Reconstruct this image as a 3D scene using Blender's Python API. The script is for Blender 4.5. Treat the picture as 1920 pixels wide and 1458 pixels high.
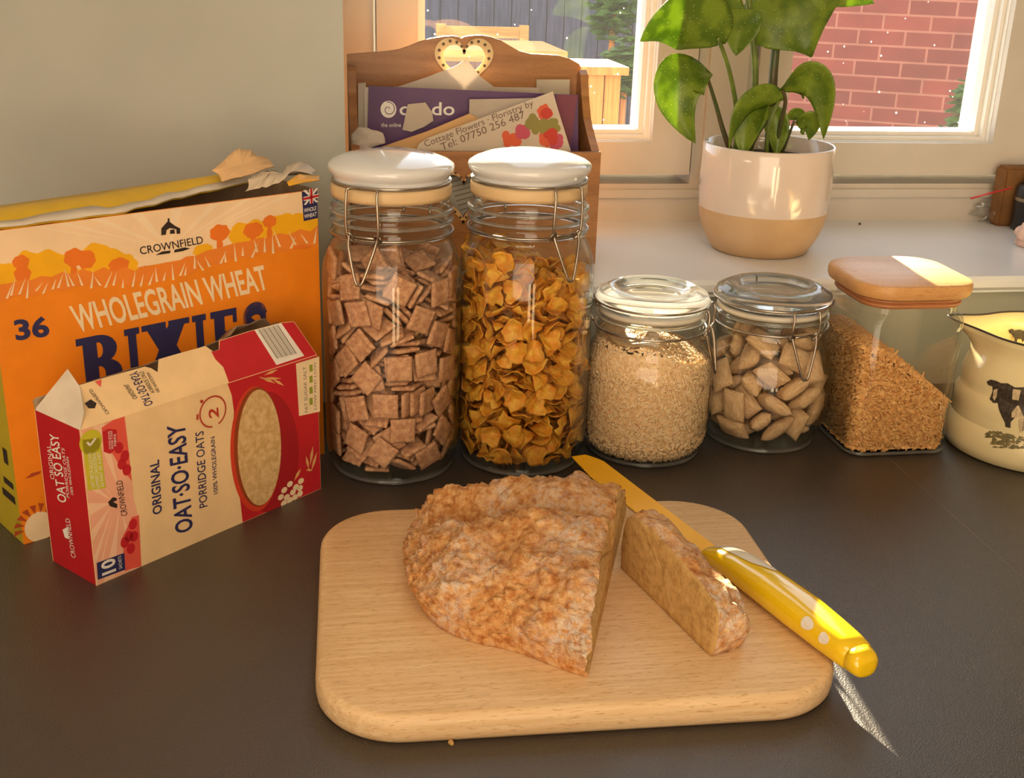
import bpy, bmesh, math, random
from mathutils import Vector, Matrix, noise
for o in list(bpy.data.objects): bpy.data.objects.remove(o)
S = bpy.context.scene
COL = S.collection
PI = math.pi
random.seed(11)

# ---------------------------------------------------------------- camera
FPX, CAMZ = 2200.0, 0.42
YAW, PITCH, ROLL = (math.radians(v) for v in (9.8, 20.5, 1.8))
FW = Vector((math.sin(YAW)*math.cos(PITCH), math.cos(YAW)*math.cos(PITCH), -math.sin(PITCH)))
RT0 = Vector((math.cos(YAW), -math.sin(YAW), 0)); UP0 = RT0.cross(FW)
RT = math.cos(ROLL)*RT0 + math.sin(ROLL)*UP0
UP = -math.sin(ROLL)*RT0 + math.cos(ROLL)*UP0
CP = Vector((0, 0, CAMZ))
cd = bpy.data.cameras.new('camera'); cam = bpy.data.objects.new('camera', cd); COL.objects.link(cam)
cd.sensor_fit = 'HORIZONTAL'; cd.sensor_width = 36.0; cd.lens = FPX/1920*36
cd.clip_start = 0.01; cd.clip_end = 100
cam.matrix_world = Matrix(((RT.x, UP.x, -FW.x, 0), (RT.y, UP.y, -FW.y, 0), (RT.z, UP.z, -FW.z, CAMZ), (0, 0, 0, 1)))
S.camera = cam

# ---------------------------------------------------------------- colour, world, lights
S.view_settings.view_transform = 'Standard'; S.view_settings.look = 'None'
S.view_settings.gamma = 1.0; S.view_settings.use_curve_mapping = False
S.view_settings.exposure = 0.0
S.cycles.use_denoising = True
S.cycles.max_bounces = 10; S.cycles.transparent_max_bounces = 40
S.cycles.caustics_refractive = False; S.cycles.caustics_reflective = False
S.cycles.sample_clamp_indirect = 6.0
w = bpy.data.worlds.new('world'); S.world = w; w.use_nodes = True
bg = w.node_tree.nodes['Background']; bg.inputs[0].default_value = (0.80, 0.88, 1.0, 1); bg.inputs[1].default_value = 2.8
SUN_AZ, SUN_EL = 0.072, 0.322
sd = bpy.data.lights.new('sun', 'SUN'); sd.energy = 55.0; sd.color = (1.0, 0.86, 0.62); sd.angle = math.radians(0.6)
sun = bpy.data.objects.new('sun', sd); COL.objects.link(sun); sun.location = (0.5, 8, 3)
sun.rotation_euler = Vector((-SUN_AZ, -1, -SUN_EL)).to_track_quat('-Z', 'Y').to_euler()
def area(name, loc, target, sx, sy, power, col):
    l = bpy.data.lights.new(name, 'AREA'); l.shape = 'RECTANGLE'; l.size = sx; l.size_y = sy; l.energy = power; l.color = col
    o = bpy.data.objects.new(name, l); COL.objects.link(o); o.location = loc
    o.rotation_euler = (Vector(target)-Vector(loc)).to_track_quat('-Z', 'Y').to_euler(); return o
area('room_fill_light', (-0.7, -2.3, 0.55), (0.1, 1.0, 0.1), 2.2, 2.0, 57.0, (1.0, 0.81, 0.60))  # added warm fill behind the camera, stands for no known opening
area('overhead_fill_light', (0.1, -0.4, 1.45), (0.1, 0.3, 0.0), 0.7, 0.7, 7.0, (1.0, 0.82, 0.60))  # small overhead fill, added to lift the light in the room

# ---------------------------------------------------------------- helpers
def ray(px, py):
    return ((px-960)/FPX*RT - (py-729)/FPX*UP + FW).normalized()
def atz(px, py, z):
    d = ray(px, py); return CP + d*((z-CAMZ)/d.z)
def aty(px, py, y):
    d = ray(px, py); return CP + d*(y/d.y)
def lin(c):
    return tuple(((v/255)/12.92 if v/255 <= .04045 else ((v/255+.055)/1.055)**2.4) for v in c[:3]) + (1.0,)
def newbm(): return bmesh.new()
def link(name, bm, mat, root=None, smooth=False, recalc=True):
    if recalc: bmesh.ops.recalc_face_normals(bm, faces=bm.faces)
    me = bpy.data.meshes.new(name)
    if root is not None:
        top = root
        off = Vector((0, 0, 0))
        while top is not None: off += top.location; top = top.parent
        bmesh.ops.translate(bm, verts=bm.verts, vec=-off)
    bm.to_mesh(me); bm.free()
    for m in (mat if isinstance(mat, (list, tuple)) else [mat]): me.materials.append(m)
    if smooth:
        for p in me.polygons: p.use_smooth = True
    o = bpy.data.objects.new(name, me); COL.objects.link(o)
    if root is not None: o.parent = root
    return o
def autosmooth(o, deg=40):
    me = o.data
    for p in me.polygons: p.use_smooth = True
    try: me.set_sharp_from_angle(angle=math.radians(deg))
    except Exception: pass
    return o
def tag(o, label=None, cat=None, group=None, kind=None):
    if label: o['label'] = label
    if cat: o['category'] = cat
    if group: o['group'] = group
    if kind: o['kind'] = kind
    return o
def thing(name, label, cat, loc, group=None):
    o = bpy.data.objects.new(name, None); COL.objects.link(o); o.location = loc; o.empty_display_size = .02
    return tag(o, label, cat, group)
def box(bm, x0, x1, y0, y1, z0, z1, M=None):
    vs = [bm.verts.new((x, y, z)) for x in (x0, x1) for y in (y0, y1) for z in (z0, z1)]
    for f in ((0,1,3,2),(4,6,7,5),(0,4,5,1),(2,3,7,6),(0,2,6,4),(1,5,7,3)): bm.faces.new([vs[i] for i in f])
    if M is not None: bmesh.ops.transform(bm, matrix=M, verts=vs)
    return vs
def lathe(bm, prof, n=64, c=(0, 0, 0), close=False, sq=None):
    rings = []
    for r, z in prof:
        if r < 1e-6: rings.append([bm.verts.new((c[0], c[1], c[2]+z))])
        else:
            ring = []
            for k in range(n):
                a = 2*PI*k/n
                q = 1.0
                if sq: q = 1/((abs(math.cos(a))**sq+abs(math.sin(a))**sq)**(1/sq))
                ring.append(bm.verts.new((c[0]+r*q*math.cos(a), c[1]+r*q*math.sin(a), c[2]+z)))
            rings.append(ring)
    pairs = list(zip(rings, rings[1:]))
    if close: pairs.append((rings[-1], rings[0]))
    for A, B in pairs:
        for k in range(n):
            k2 = (k+1) % n
            if len(A) == 1 and len(B) == 1: continue
            if len(A) == 1: bm.faces.new((A[0], B[k2], B[k]))
            elif len(B) == 1: bm.faces.new((A[k], A[k2], B[0]))
            else: bm.faces.new((A[k], A[k2], B[k2], B[k]))
def tube(bm, pts, r, n=8, closed=False, r1=None):
    pts = [Vector(p) for p in pts]; N = len(pts); rings = []
    prev = None
    for i, p in enumerate(pts):
        if closed: t = (pts[(i+1) % N]-pts[i-1]).normalized()
        else: t = (pts[min(i+1, N-1)]-pts[max(i-1, 0)]).normalized()
        if prev is None:
            a = Vector((0, 0, 1)) if abs(t.z) < .9 else Vector((1, 0, 0))
            u = t.cross(a).normalized()
        else:
            u = (prev - t*prev.dot(t)); u = u.normalized() if u.length > 1e-6 else t.orthogonal().normalized()
        prev = u; v = t.cross(u)
        rr = r if r1 is None else r+(r1-r)*i/(N-1)
        rings.append([bm.verts.new(p+(u*math.cos(2*PI*k/n)+v*math.sin(2*PI*k/n))*rr) for k in range(n)])
    for i in range(N if closed else N-1):
        A, B = rings[i], rings[(i+1) % N]
        for k in range(n): bm.faces.new((A[k], A[(k+1) % n], B[(k+1) % n], B[k]))
    if not closed:
        bm.faces.new(rings[0][::-1]); bm.faces.new(rings[-1])
def smoothpath(pts, n=6, closed=False):
    pts = [Vector(p) for p in pts]; out = []; N = len(pts)
    for i in range(N if closed else N-1):
        g = lambda k: pts[k % N] if closed else pts[max(0, min(N-1, k))]
        p0, p1, p2, p3 = g(i-1), g(i), g(i+1), g(i+2)
        for j in range(n):
            t = j/n
            out.append(.5*((2*p1)+(p2-p0)*t+(2*p0-5*p1+4*p2-p3)*t*t+(3*p1-p0-3*p2+p3)*t**3))
    if not closed: out.append(pts[-1])
    return out
def rrect(x0, x1, y0, y1, r, n=8):
    out = []
    for cx, cy, a0 in ((x1-r, y1-r, 0), (x0+r, y1-r, PI/2), (x0+r, y0+r, PI), (x1-r, y0+r, 1.5*PI)):
        for k in range(n+1):
            a = a0+PI/2*k/n; out.append((cx+r*math.cos(a), cy+r*math.sin(a)))
    return out
def loft(bm, outlines):
    rings = [[bm.verts.new(p) for p in o] for o in outlines]
    n = len(rings[0])
    for A, B in zip(rings, rings[1:]):
        for k in range(n): bm.faces.new((A[k], A[(k+1) % n], B[(k+1) % n], B[k]))
    bm.faces.new(rings[0][::-1]); bm.faces.new(rings[-1])
def inset2(poly, d):   # shrink a rounded outline about its own centre
    cx = sum(p[0] for p in poly)/len(poly); cy = sum(p[1] for p in poly)/len(poly)
    out = []
    for x, y in poly:
        v = Vector((x-cx, y-cy)); l = v.length
        out.append((cx+v.x*(l-d)/l, cy+v.y*(l-d)/l))
    return out

# ---------------------------------------------------------------- materials
def mat(name, col, rough=.5, col2=None, scale=30, detail=3, bump=0, bscale=None, metal=0, coat=0, spec=.5, stretch=None, sheen=0, sss=0, trans=0, lo=.35, hi=.65):
    m = bpy.data.materials.new(name); m.use_nodes = True; nt = m.node_tree; b = nt.nodes['Principled BSDF']
    b.inputs['Roughness'].default_value = rough; b.inputs['Metallic'].default_value = metal
    b.inputs['Coat Weight'].default_value = coat; b.inputs['Coat Roughness'].default_value = .08
    b.inputs['Specular IOR Level'].default_value = spec
    if sss: b.inputs['Subsurface Weight'].default_value = sss; b.inputs['Subsurface Radius'].default_value = (.004, .002, .001)
    c1 = lin(col); c2 = lin(col2) if col2 else tuple(v*.9 for v in c1[:3])+(1,)
    tc = nt.nodes.new('ShaderNodeTexCoord'); mp = nt.nodes.new('ShaderNodeMapping')
    nt.links.new(tc.outputs['Object'], mp.inputs['Vector'])
    if stretch: mp.inputs['Scale'].default_value = stretch
    nz = nt.nodes.new('ShaderNodeTexNoise'); nz.inputs['Scale'].default_value = scale; nz.inputs['Detail'].default_value = detail
    nt.links.new(mp.outputs[0], nz.inputs['Vector'])
    rp = nt.nodes.new('ShaderNodeValToRGB'); rp.color_ramp.elements[0].position = lo; rp.color_ramp.elements[1].position = hi
    rp.color_ramp.elements[0].color = c2; rp.color_ramp.elements[1].color = c1
    nt.links.new(nz.outputs[0], rp.inputs[0]); nt.links.new(rp.outputs[0], b.inputs['Base Color'])
    if bump:
        n2 = nt.nodes.new('ShaderNodeTexNoise'); n2.inputs['Scale'].default_value = bscale or scale*3; n2.inputs['Detail'].default_value = 4
        nt.links.new(mp.outputs[0], n2.inputs['Vector'])
        bp = nt.nodes.new('ShaderNodeBump'); bp.inputs['Strength'].default_value = bump; bp.inputs['Distance'].default_value = .002
        nt.links.new(n2.outputs[0], bp.inputs['Height']); nt.links.new(bp.outputs[0], b.inputs['Normal'])
    if trans:
        tr = nt.nodes.new('ShaderNodeBsdfTranslucent'); mx = nt.nodes.new('ShaderNodeMixShader'); mx.inputs[0].default_value = trans
        nt.links.new(rp.outputs[0], tr.inputs[0]); nt.links.new(b.outputs[0], mx.inputs[1]); nt.links.new(tr.outputs[0], mx.inputs[2])
        nt.links.new(mx.outputs[0], nt.nodes['Material Output'].inputs[0])
    return m
def thin_glass(name, tint=(.995, .998, .995), edge=(.84, .89, .87), refl=.028, rough=.03, dirt=0, haze=0):
    m = bpy.data.materials.new(name); m.use_nodes = True; nt = m.node_tree; N = nt.nodes; L = nt.links
    N.remove(N['Principled BSDF']); out = N['Material Output']
    lw = N.new('ShaderNodeLayerWeight'); lw.inputs[0].default_value = .5
    p = N.new('ShaderNodeMath'); p.operation = 'POWER'; p.inputs[1].default_value = 2.8; L.new(lw.outputs['Facing'], p.inputs[0])
    mc = N.new('ShaderNodeMixRGB'); mc.inputs[1].default_value = tint+(1,); mc.inputs[2].default_value = edge+(1,); L.new(p.outputs[0], mc.inputs[0])
    tr = N.new('ShaderNodeBsdfTransparent'); L.new(mc.outputs[0], tr.inputs[0])
    gl = N.new('ShaderNodeBsdfGlossy'); gl.inputs['Roughness'].default_value = rough
    fa = N.new('ShaderNodeMath'); fa.operation = 'MULTIPLY_ADD'; fa.inputs[1].default_value = .70; fa.inputs[2].default_value = refl; L.new(p.outputs[0], fa.inputs[0])
    mx = N.new('ShaderNodeMixShader'); L.new(fa.outputs[0], mx.inputs[0]); L.new(tr.outputs[0], mx.inputs[1]); L.new(gl.outputs[0], mx.inputs[2])
    last = mx
    if dirt or haze:
        tc = N.new('ShaderNodeTexCoord'); vo = N.new('ShaderNodeTexVoronoi'); vo.inputs['Scale'].default_value = 55; L.new(tc.outputs['Object'], vo.inputs['Vector'])
        nz = N.new('ShaderNodeTexNoise'); nz.inputs['Scale'].default_value = 9; L.new(tc.outputs['Object'], nz.inputs['Vector'])
        th = N.new('ShaderNodeMath'); th.operation = 'MULTIPLY_ADD'; th.inputs[1].default_value = .22; th.inputs[2].default_value = -.04; L.new(nz.outputs[0], th.inputs[0])
        cm = N.new('ShaderNodeMath'); cm.operation = 'LESS_THAN'; L.new(vo.outputs['Distance'], cm.inputs[0]); L.new(th.outputs[0], cm.inputs[1])
        ml = N.new('ShaderNodeMath'); ml.operation = 'MULTIPLY_ADD'; ml.inputs[1].default_value = dirt; ml.inputs[2].default_value = haze; L.new(cm.outputs[0], ml.inputs[0])
        df = N.new('ShaderNodeBsdfTranslucent'); df.inputs[0].default_value = (.9, .9, .88, 1)
        m2 = N.new('ShaderNodeMixShader'); L.new(ml.outputs[0], m2.inputs[0]); L.new(mx.outputs[0], m2.inputs[1]); L.new(df.outputs[0], m2.inputs[2]); last = m2
    L.new(last.outputs[0], out.inputs[0])
    return m
def solid_glass(name, col=(.97, 1, .98), rough=.03, milk=0):
    m = bpy.data.materials.new(name); m.use_nodes = True; b = m.node_tree.nodes['Principled BSDF']
    b.inputs['Base Color'].default_value = col+(1,); b.inputs['Transmission Weight'].default_value = 1; b.inputs['Roughness'].default_value = rough; b.inputs['IOR'].default_value = 1.45
    if milk:   # white mixed in to imitate bright reflections and caustics within the glass
        nt = m.node_tree; tr = nt.nodes.new('ShaderNodeBsdfTranslucent'); tr.inputs[0].default_value = (.95, .95, .92, 1); df = nt.nodes.new('ShaderNodeBsdfDiffuse'); df.inputs[0].default_value = (.9, .9, .88, 1)
        a = nt.nodes.new('ShaderNodeMixShader'); a.inputs[0].default_value = .5; nt.links.new(tr.outputs[0], a.inputs[1]); nt.links.new(df.outputs[0], a.inputs[2])
        mx = nt.nodes.new('ShaderNodeMixShader'); mx.inputs[0].default_value = milk; nt.links.new(b.outputs[0], mx.inputs[1]); nt.links.new(a.outputs[0], mx.inputs[2]); nt.links.new(mx.outputs[0], nt.nodes['Material Output'].inputs[0])
    return m
def wood(name, col, col2, axis='X', scale=60, rough=.45, grain=14, spec=.4):
    st = {'X': (1, grain, grain), 'Y': (grain, 1, grain), 'Z': (grain, grain, 1)}[axis]
    m = mat(name, col, rough, col2, scale=scale/grain*1.6, detail=6, bump=.08, bscale=scale/grain*6, stretch=st, spec=spec, lo=.3, hi=.7)
    nt = m.node_tree; b = nt.nodes['Principled BSDF']; mp = [n for n in nt.nodes if n.type == 'MAPPING'][0]; rp = [n for n in nt.nodes if n.type == 'VALTORGB'][0]
    m2 = nt.nodes.new('ShaderNodeMapping'); m2.inputs['Scale'].default_value = tuple(1 if v == 1 else 7 for v in st); nt.links.new([n for n in nt.nodes if n.type == 'TEX_COORD'][0].outputs['Object'], m2.inputs['Vector'])
    nz = nt.nodes.new('ShaderNodeTexNoise'); nz.inputs['Scale'].default_value = 150; nz.inputs['Detail'].default_value = 1; nt.links.new(m2.outputs[0], nz.inputs['Vector'])
    r2 = nt.nodes.new('ShaderNodeValToRGB'); r2.color_ramp.elements[0].position = .30; r2.color_ramp.elements[0].color = (.80, .72, .62, 1); r2.color_ramp.elements[1].position = .40; r2.color_ramp.elements[1].color = (1, 1, 1, 1)
    nt.links.new(nz.outputs[0], r2.inputs[0]); mx = nt.nodes.new('ShaderNodeMixRGB'); mx.blend_type = 'MULTIPLY'; mx.inputs[0].default_value = 1
    nt.links.new(rp.outputs[0], mx.inputs[1]); nt.links.new(r2.outputs[0], mx.inputs[2]); nt.links.new(mx.outputs[0], b.inputs['Base Color'])
    return m

M_wall = mat('painted_wall', (178, 180, 172), .85, (172, 174, 166), scale=8)
M_white = mat('white_gloss_paint', (238, 234, 226), .35, (230, 226, 218), scale=12)
M_cream = mat('cream_window_paint', (212, 203, 190), .4, (204, 195, 182), scale=10)
M_sill = mat('white_sill_paint', (236, 240, 246), .22, (228, 232, 238), scale=6)
M_top = mat('dark_worktop_laminate', (72, 65, 58), .32, (56, 50, 45), scale=900, detail=2, bump=.30, bscale=800, spec=1.0)
M_kraft = mat('grey_brown_cardboard', (168, 142, 112), .9, (150, 124, 96), scale=60)
M_cardwhite = mat('uncoated_card', (226, 214, 196), .85, (212, 200, 182), scale=40)
M_steel = mat('steel_wire', (190, 180, 165), .28, (160, 150, 138), scale=50, metal=1)
M_jar = thin_glass('jar_glass')
M_lidglass = solid_glass('pressed_lid_glass', milk=.13)
M_rimglass = solid_glass('highlight_rim_glass', col=(.93, 1, .97), milk=.16)  # whitened glass for rings that imitate highlights at base and neck
M_ceramic = mat('white_ceramic', (228, 230, 232), .12, (224, 226, 228), scale=10, coat=.6)
M_seal = mat('rubber_seal', (226, 196, 150), .5, (214, 184, 138), scale=30)
M_sealclear = mat('clear_rubber_seal', (222, 214, 196), .35, (210, 202, 184), scale=30)

# ================================================================ the room
WY, WT = 1.086, 0.26                       # face of the window wall, its thickness
OX0, OX1, OZ0, OZ1 = 0.027, 0.93, 0.104, 1.30
bm = newbm()
for x0, x1, z0, z1 in ((-1.7, OX0, -.95, 1.55), (OX1, 2.6, -.95, 1.55), (OX0, OX1, -.95, OZ0), (OX0, OX1, OZ1, 1.55)):
    box(bm, x0, x1, WY, WY+.36, z0, z1)
tag(link('wall_back', bm, M_wall), kind='structure')
def wallbox(name, dims, m=None):
    b = newbm(); box(b, *dims); return tag(link(name, b, m or M_wall), kind='structure')
M_room = mat('room_plaster', (226, 212, 190), .9, (220, 206, 184), scale=4)
wallbox('wall_left', (-1.8, -1.7, -2.6, WY+.36, -.95, 1.55), M_room)
wallbox('wall_right', (2.6, 2.7, -2.6, WY+.36, -.95, 1.55), M_room)
wallbox('wall_front', (-1.8, 2.7, -2.7, -2.6, -.95, 1.55), M_room)
wallbox('ceiling', (-1.8, 2.7, -2.7, WY+.36, 1.55, 1.65), mat('ceiling_paint', (238, 230, 216), .9, scale=5))
wallbox('floor', (-1.8, 2.7, -2.7, WY+.36, -1.05, -.95), mat('brown_floor_tiles', (150, 122, 96), .5, (130, 104, 80), scale=4))

# worktop on a run of base units
t = thing('worktop', 'dark speckled laminate kitchen worktop under the jars and boxes', 'worktop', (0, .7, -.04))
bm = newbm(); box(bm, -1.7, .503, .42, WY, -.04, 0); box(bm, .5036, 2.6, .42, WY, -.04, 0)
link('slab', bm, M_top, t)
bm = newbm(); box(bm, .503, .5036, .42, WY, -.039, .0001); link('light_line_strip', bm, mat('painted_light_line', (120, 108, 96), .4), t)  # paler strip painted in for a thin bright line of caustic light
t = thing('base_cabinet', 'kitchen base units carrying the dark worktop', 'cabinet', (0, .8, -.95))
bm = newbm(); box(bm, -1.69, 2.59, .46, WY-.002, -.949, -.041); link('carcass', bm, M_cream, t)

# sill
bm = newbm()
pr = [(WY-.012, .106), (WY-.016, .110), (WY-.016, .117), (WY-.012, .121), (WY+.30, .121), (WY+.30, .104), (WY-.012, .104)]
A = [bm.verts.new((OX0+.002, y, z)) for y, z in pr]; B = [bm.verts.new((OX1-.002, y, z)) for y, z in pr]
for k in range(len(pr)): bm.faces.new((A[k], A[(k+1) % len(pr)], B[(k+1) % len(pr)], B[k]))
bm.faces.new(A[::-1]); bm.faces.new(B)
tag(link('trim_1', bm, M_sill), label='white painted window board behind the jars', kind='structure')

# window: fixed outer frame and two casements
FYa, FYb = 1.339, 1.415
bm = newbm()
box(bm, OX0, OX1, FYa, FYb, .121, .166)                        # bottom rail
box(bm, OX0, OX1, FYa-.004, FYa, .150, .160)                   # small moulding on it
box(bm, OX0, .066, FYa, FYb, .166, OZ1); box(bm, .905, OX1, FYa, FYb, .166, OZ1)
box(bm, .437, .505, FYa, FYb, .166, OZ1)                       # mullion
box(bm, .448, .494, FYa-.008, FYa, .166, OZ1)
box(bm, OX0, OX1, FYa, FYb, OZ1-.05, OZ1)
tag(link('trim_2', bm, M_cream), label='cream painted outer window frame', kind='structure')
M_pane = thin_glass('dirty_window_glass', tint=(.97, .97, .96), edge=(.8, .85, .85), refl=.04, dirt=.30, haze=.004)
def casement(name, x0, x1, gx0, gx1):
    r = bpy.data.objects.new(name, None); COL.objects.link(r); r.location = ((x0+x1)/2, FYa, .175); tag(r, kind='structure')
    z0, gz0, z1, gz1 = .178, .226, OZ1-.055, OZ1-.11
    bm = newbm(); y0, y1 = FYa-.006, FYb-.01
    box(bm, x0, gx0-.010, y0, y1, z0, z1); box(bm, gx1+.010, x1, y0, y1, z0, z1)
    box(bm, gx0-.010, gx1+.010, y0, y1, z0, gz0-.010); box(bm, gx0-.010, gx1+.010, y0, y1, gz1+.010, z1)
    tag(link('window_sash', bm, M_cream, r), kind='structure')
    bm = newbm()
    for a, (yy, e) in enumerate(((FYa+.004, .0092), (FYa+.012, .005), (FYa+.022, 0))):
        y2 = y1-.004
        q = .0106+.0004*a; y2 -= .0007*a
        box(bm, gx0-q, gx0-e, yy, y2, gz0-q, gz1+q); box(bm, gx1+e, gx1+q, yy, y2, gz0-q, gz1+q)
        box(bm, gx0-e+.0001, gx1+e-.0001, yy+.0001, y2, gz0-q, gz0-e); box(bm, gx0-e+.0001, gx1+e-.0001, yy+.0001, y2, gz1+e, gz1+q)
    tag(link('glazing_bead', bm, M_white, r), kind='structure')
    bm = newbm(); box(bm, gx0-.006, gx1+.006, FYa+.034, FYa+.038, gz0-.006, gz1+.006)
    tag(link('window_pane', bm, M_pane, r), kind='structure')
casement('window_1', .069, .434, .124, .376)
casement('window_2', .508, .902, .557, .805)
bm = newbm(); box(bm, OX0-.05, OX1+.05, FYb, FYb+.12, .176, .205)
tag(link('trim_3', bm, M_white), label='white outside sill below the panes', kind='structure')

# ================================================================ the garden behind the glass
GZ = -.95
bm = newbm(); box(bm, -6, 8, 1.446, 14, GZ-.1, GZ)
tag(link('ground', bm, mat('garden_paving', (150, 138, 120), .9, (120, 112, 98), scale=3)), kind='structure')
M_fence = mat('blue_grey_fence_paint', (72, 78, 98), .85, (52, 58, 76), scale=8, stretch=(6, 6, .6))
t = thing('board_fence', 'blue-grey vertical board fence seen through the left pane', 'fence', (1.0, 8.0, GZ))
bm = newbm(); x = -2.0
while x < 2.6:
    wv = .118; box(bm, x, x+wv-.006, 8.0+random.uniform(0, .006), 8.024, GZ+.02, .95+random.uniform(-.01, .01)); x += wv
link('board_panel', bm, M_fence, t)
bm = newbm(); box(bm, -2, 2.6, 8.0245, 8.0255, GZ+.05, .93); box(bm, -2, 2.6, 8.026, 8.07, -.6, -.5); box(bm, -2, 2.6, 8.026, 8.07, .4, .5); link('rail', bm, M_fence, t)
for x in (-1.9, .2, 2.3):
    bm = newbm(); box(bm, x, x+.1, 8.07, 8.17, GZ, .98); link('post', bm, M_fence, t)
# brick garden wall, running away to the left
bp = CP+ray(1690, 120)*6.4
ang = math.radians(-27); dx, dy = math.cos(ang), math.sin(ang)
lft = ray(1330, 120); # far end stands behind the mullion
def plan_hit(p, d, r): return (p[1]*r.x-p[0]*r.y)/(d[0]*r.y-d[1]*r.x)
s0 = plan_hit((bp.x, bp.y), (dx, dy), lft)
m = bpy.data.materials.new('red_brickwork'); m.use_nodes = True; nt = m.node_tree; b = nt.nodes['Principled BSDF']; b.inputs['Roughness'].default_value = .9
uvn = nt.nodes.new('ShaderNodeTexCoord'); br = nt.nodes.new('ShaderNodeTexBrick'); nt.links.new(uvn.outputs['UV'], br.inputs['Vector'])
br.inputs['Color1'].default_value = lin((134, 55, 47)); br.inputs['Color2'].default_value = lin((114, 44, 40)); br.inputs['Mortar'].default_value = lin((158, 96, 80))
br.inputs['Scale'].default_value = 1; br.inputs['Brick Width'].default_value = .225; br.inputs['Row Height'].default_value = .075; br.inputs['Mortar Size'].default_value = .006; br.inputs['Mortar Smooth'].default_value = .3
nz = nt.nodes.new('ShaderNodeTexNoise'); nz.inputs['Scale'].default_value = 6; nt.links.new(uvn.outputs['UV'], nz.inputs['Vector'])
mx = nt.nodes.new('ShaderNodeMixRGB'); mx.blend_type = 'OVERLAY'; mx.inputs[0].default_value = .35; nt.links.new(br.outputs[0], mx.inputs[1]); nt.links.new(nz.outputs[0], mx.inputs[2]); nt.links.new(mx.outputs[0], b.inputs['Base Color'])
bm = newbm(); uvl = bm.loops.layers.uv.new('UVMap')
L0, L1, H1, TH = s0, 2.4, .8, .22
n = Vector((-dy, dx, 0))
def bwp(s, z, k): return bm.verts.new((bp.x+dx*s+n.x*k, bp.y+dy*s+n.y*k, z))
q = {(s, z, k): bwp(s, z, k) for s in (L0, L1) for z in (GZ, H1) for k in (0, TH)}
def qf(keys, uvs):
    f = bm.faces.new([q[k] for k in keys])
    for l, u in zip(f.loops, uvs): l[uvl].uv = u
qf([(L0, GZ, 0), (L1, GZ, 0), (L1, H1, 0), (L0, H1, 0)], [(L0+9, 0), (L1+9, 0), (L1+9, H1-GZ), (L0+9, H1-GZ)])
qf([(L0, GZ, TH), (L0, H1, TH), (L1, H1, TH), (L1, GZ, TH)], [(L0+9, 0), (L0+9, H1-GZ), (L1+9, H1-GZ), (L1+9, 0)])
qf([(L0, GZ, 0), (L0, H1, 0), (L0, H1, TH), (L0, GZ, TH)], [(0, 0), (0, H1-GZ), (TH, H1-GZ), (TH, 0)])
qf([(L1, GZ, 0), (L1, GZ, TH), (L1, H1, TH), (L1, H1, 0)], [(0, 0), (TH, 0), (TH, H1-GZ), (0, H1-GZ)])
qf([(L0, H1, 0), (L1, H1, 0), (L1, H1, TH), (L0, H1, TH)], [(L0+9, 0), (L1+9, 0), (L1+9, TH), (L0+9, TH)])
tag(link('brick_garden_wall', bm, m), 'red brick wall with pale mortar seen through the right pane', 'wall')
# sunlit timber planter bench in front of the fence
M_tim = wood('sunlit_garden_timber', (206, 160, 98), (180, 130, 72), 'X', rough=.8)
c = CP+ray(905, 85)*5.6
t = thing('garden_table', 'sunlit pale timber garden table seen through the left pane', 'table', (c.x, c.y, GZ))
bm = newbm()
for k in range(5): box(bm, c.x-.36, c.x+.34, c.y-.28+k*.125, c.y-.165+k*.125, c.z-.03, c.z)
link('tabletop', bm, M_tim, t)
for sx in (-.33, .29):
    for sy in (-.25, .29):
        bm = newbm(); box(bm, c.x+sx, c.x+sx+.05, c.y+sy-.03, c.y+sy+.03, GZ, c.z-.03); link('leg', bm, M_tim, t)
c2 = CP+ray(985, 62)*6.9
t = thing('garden_chair', 'pale timber garden chair behind the garden table', 'chair', (c2.x, c2.y, GZ))
for sx in (-.5, -.03):
    bm = newbm(); box(bm, c2.x+sx, c2.x+sx+.05, c2.y, c2.y+.05, GZ, c2.z+.04); link('back_post', bm, M_tim, t)
    bm = newbm(); box(bm, c2.x+sx, c2.x+sx+.05, c2.y-.42, c2.y-.37, GZ, c2.z-.42); link('leg', bm, M_tim, t)
bm = newbm(); box(bm, c2.x-.48, c2.x, c2.y+.005, c2.y+.03, c2.z-.03, c2.z+.03); box(bm, c2.x-.48, c2.x, c2.y+.005, c2.y+.03, c2.z-.16, c2.z-.09); link('back_rail', bm, M_tim, t)
bm = newbm(); box(bm, c2.x-.5, c2.x+.02, c2.y-.42, c2.y, c2.z-.46, c2.z-.42); link('seat', bm, M_tim, t)
c3 = CP+ray(1118, 150)*4.6
t = thing('wooden_planter', 'orange timber planter at the foot of the fence', 'planter', (c3.x, c3.y, GZ))
M_pl = wood('orange_timber', (214, 138, 70), (170, 100, 48), 'Z', rough=.8)
for k in range(4):
    bm = newbm(); box(bm, c3.x-.16+k*.065, c3.x-.10+k*.065, c3.y, c3.y+.3, GZ, c3.z+.02); link('board', bm, M_pl, t)
bm = newbm(); box(bm, c3.x-.18, c3.x+.12, c3.y-.02, c3.y+.32, c3.z+.02, c3.z+.05); link('rim', bm, M_pl, t)
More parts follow.
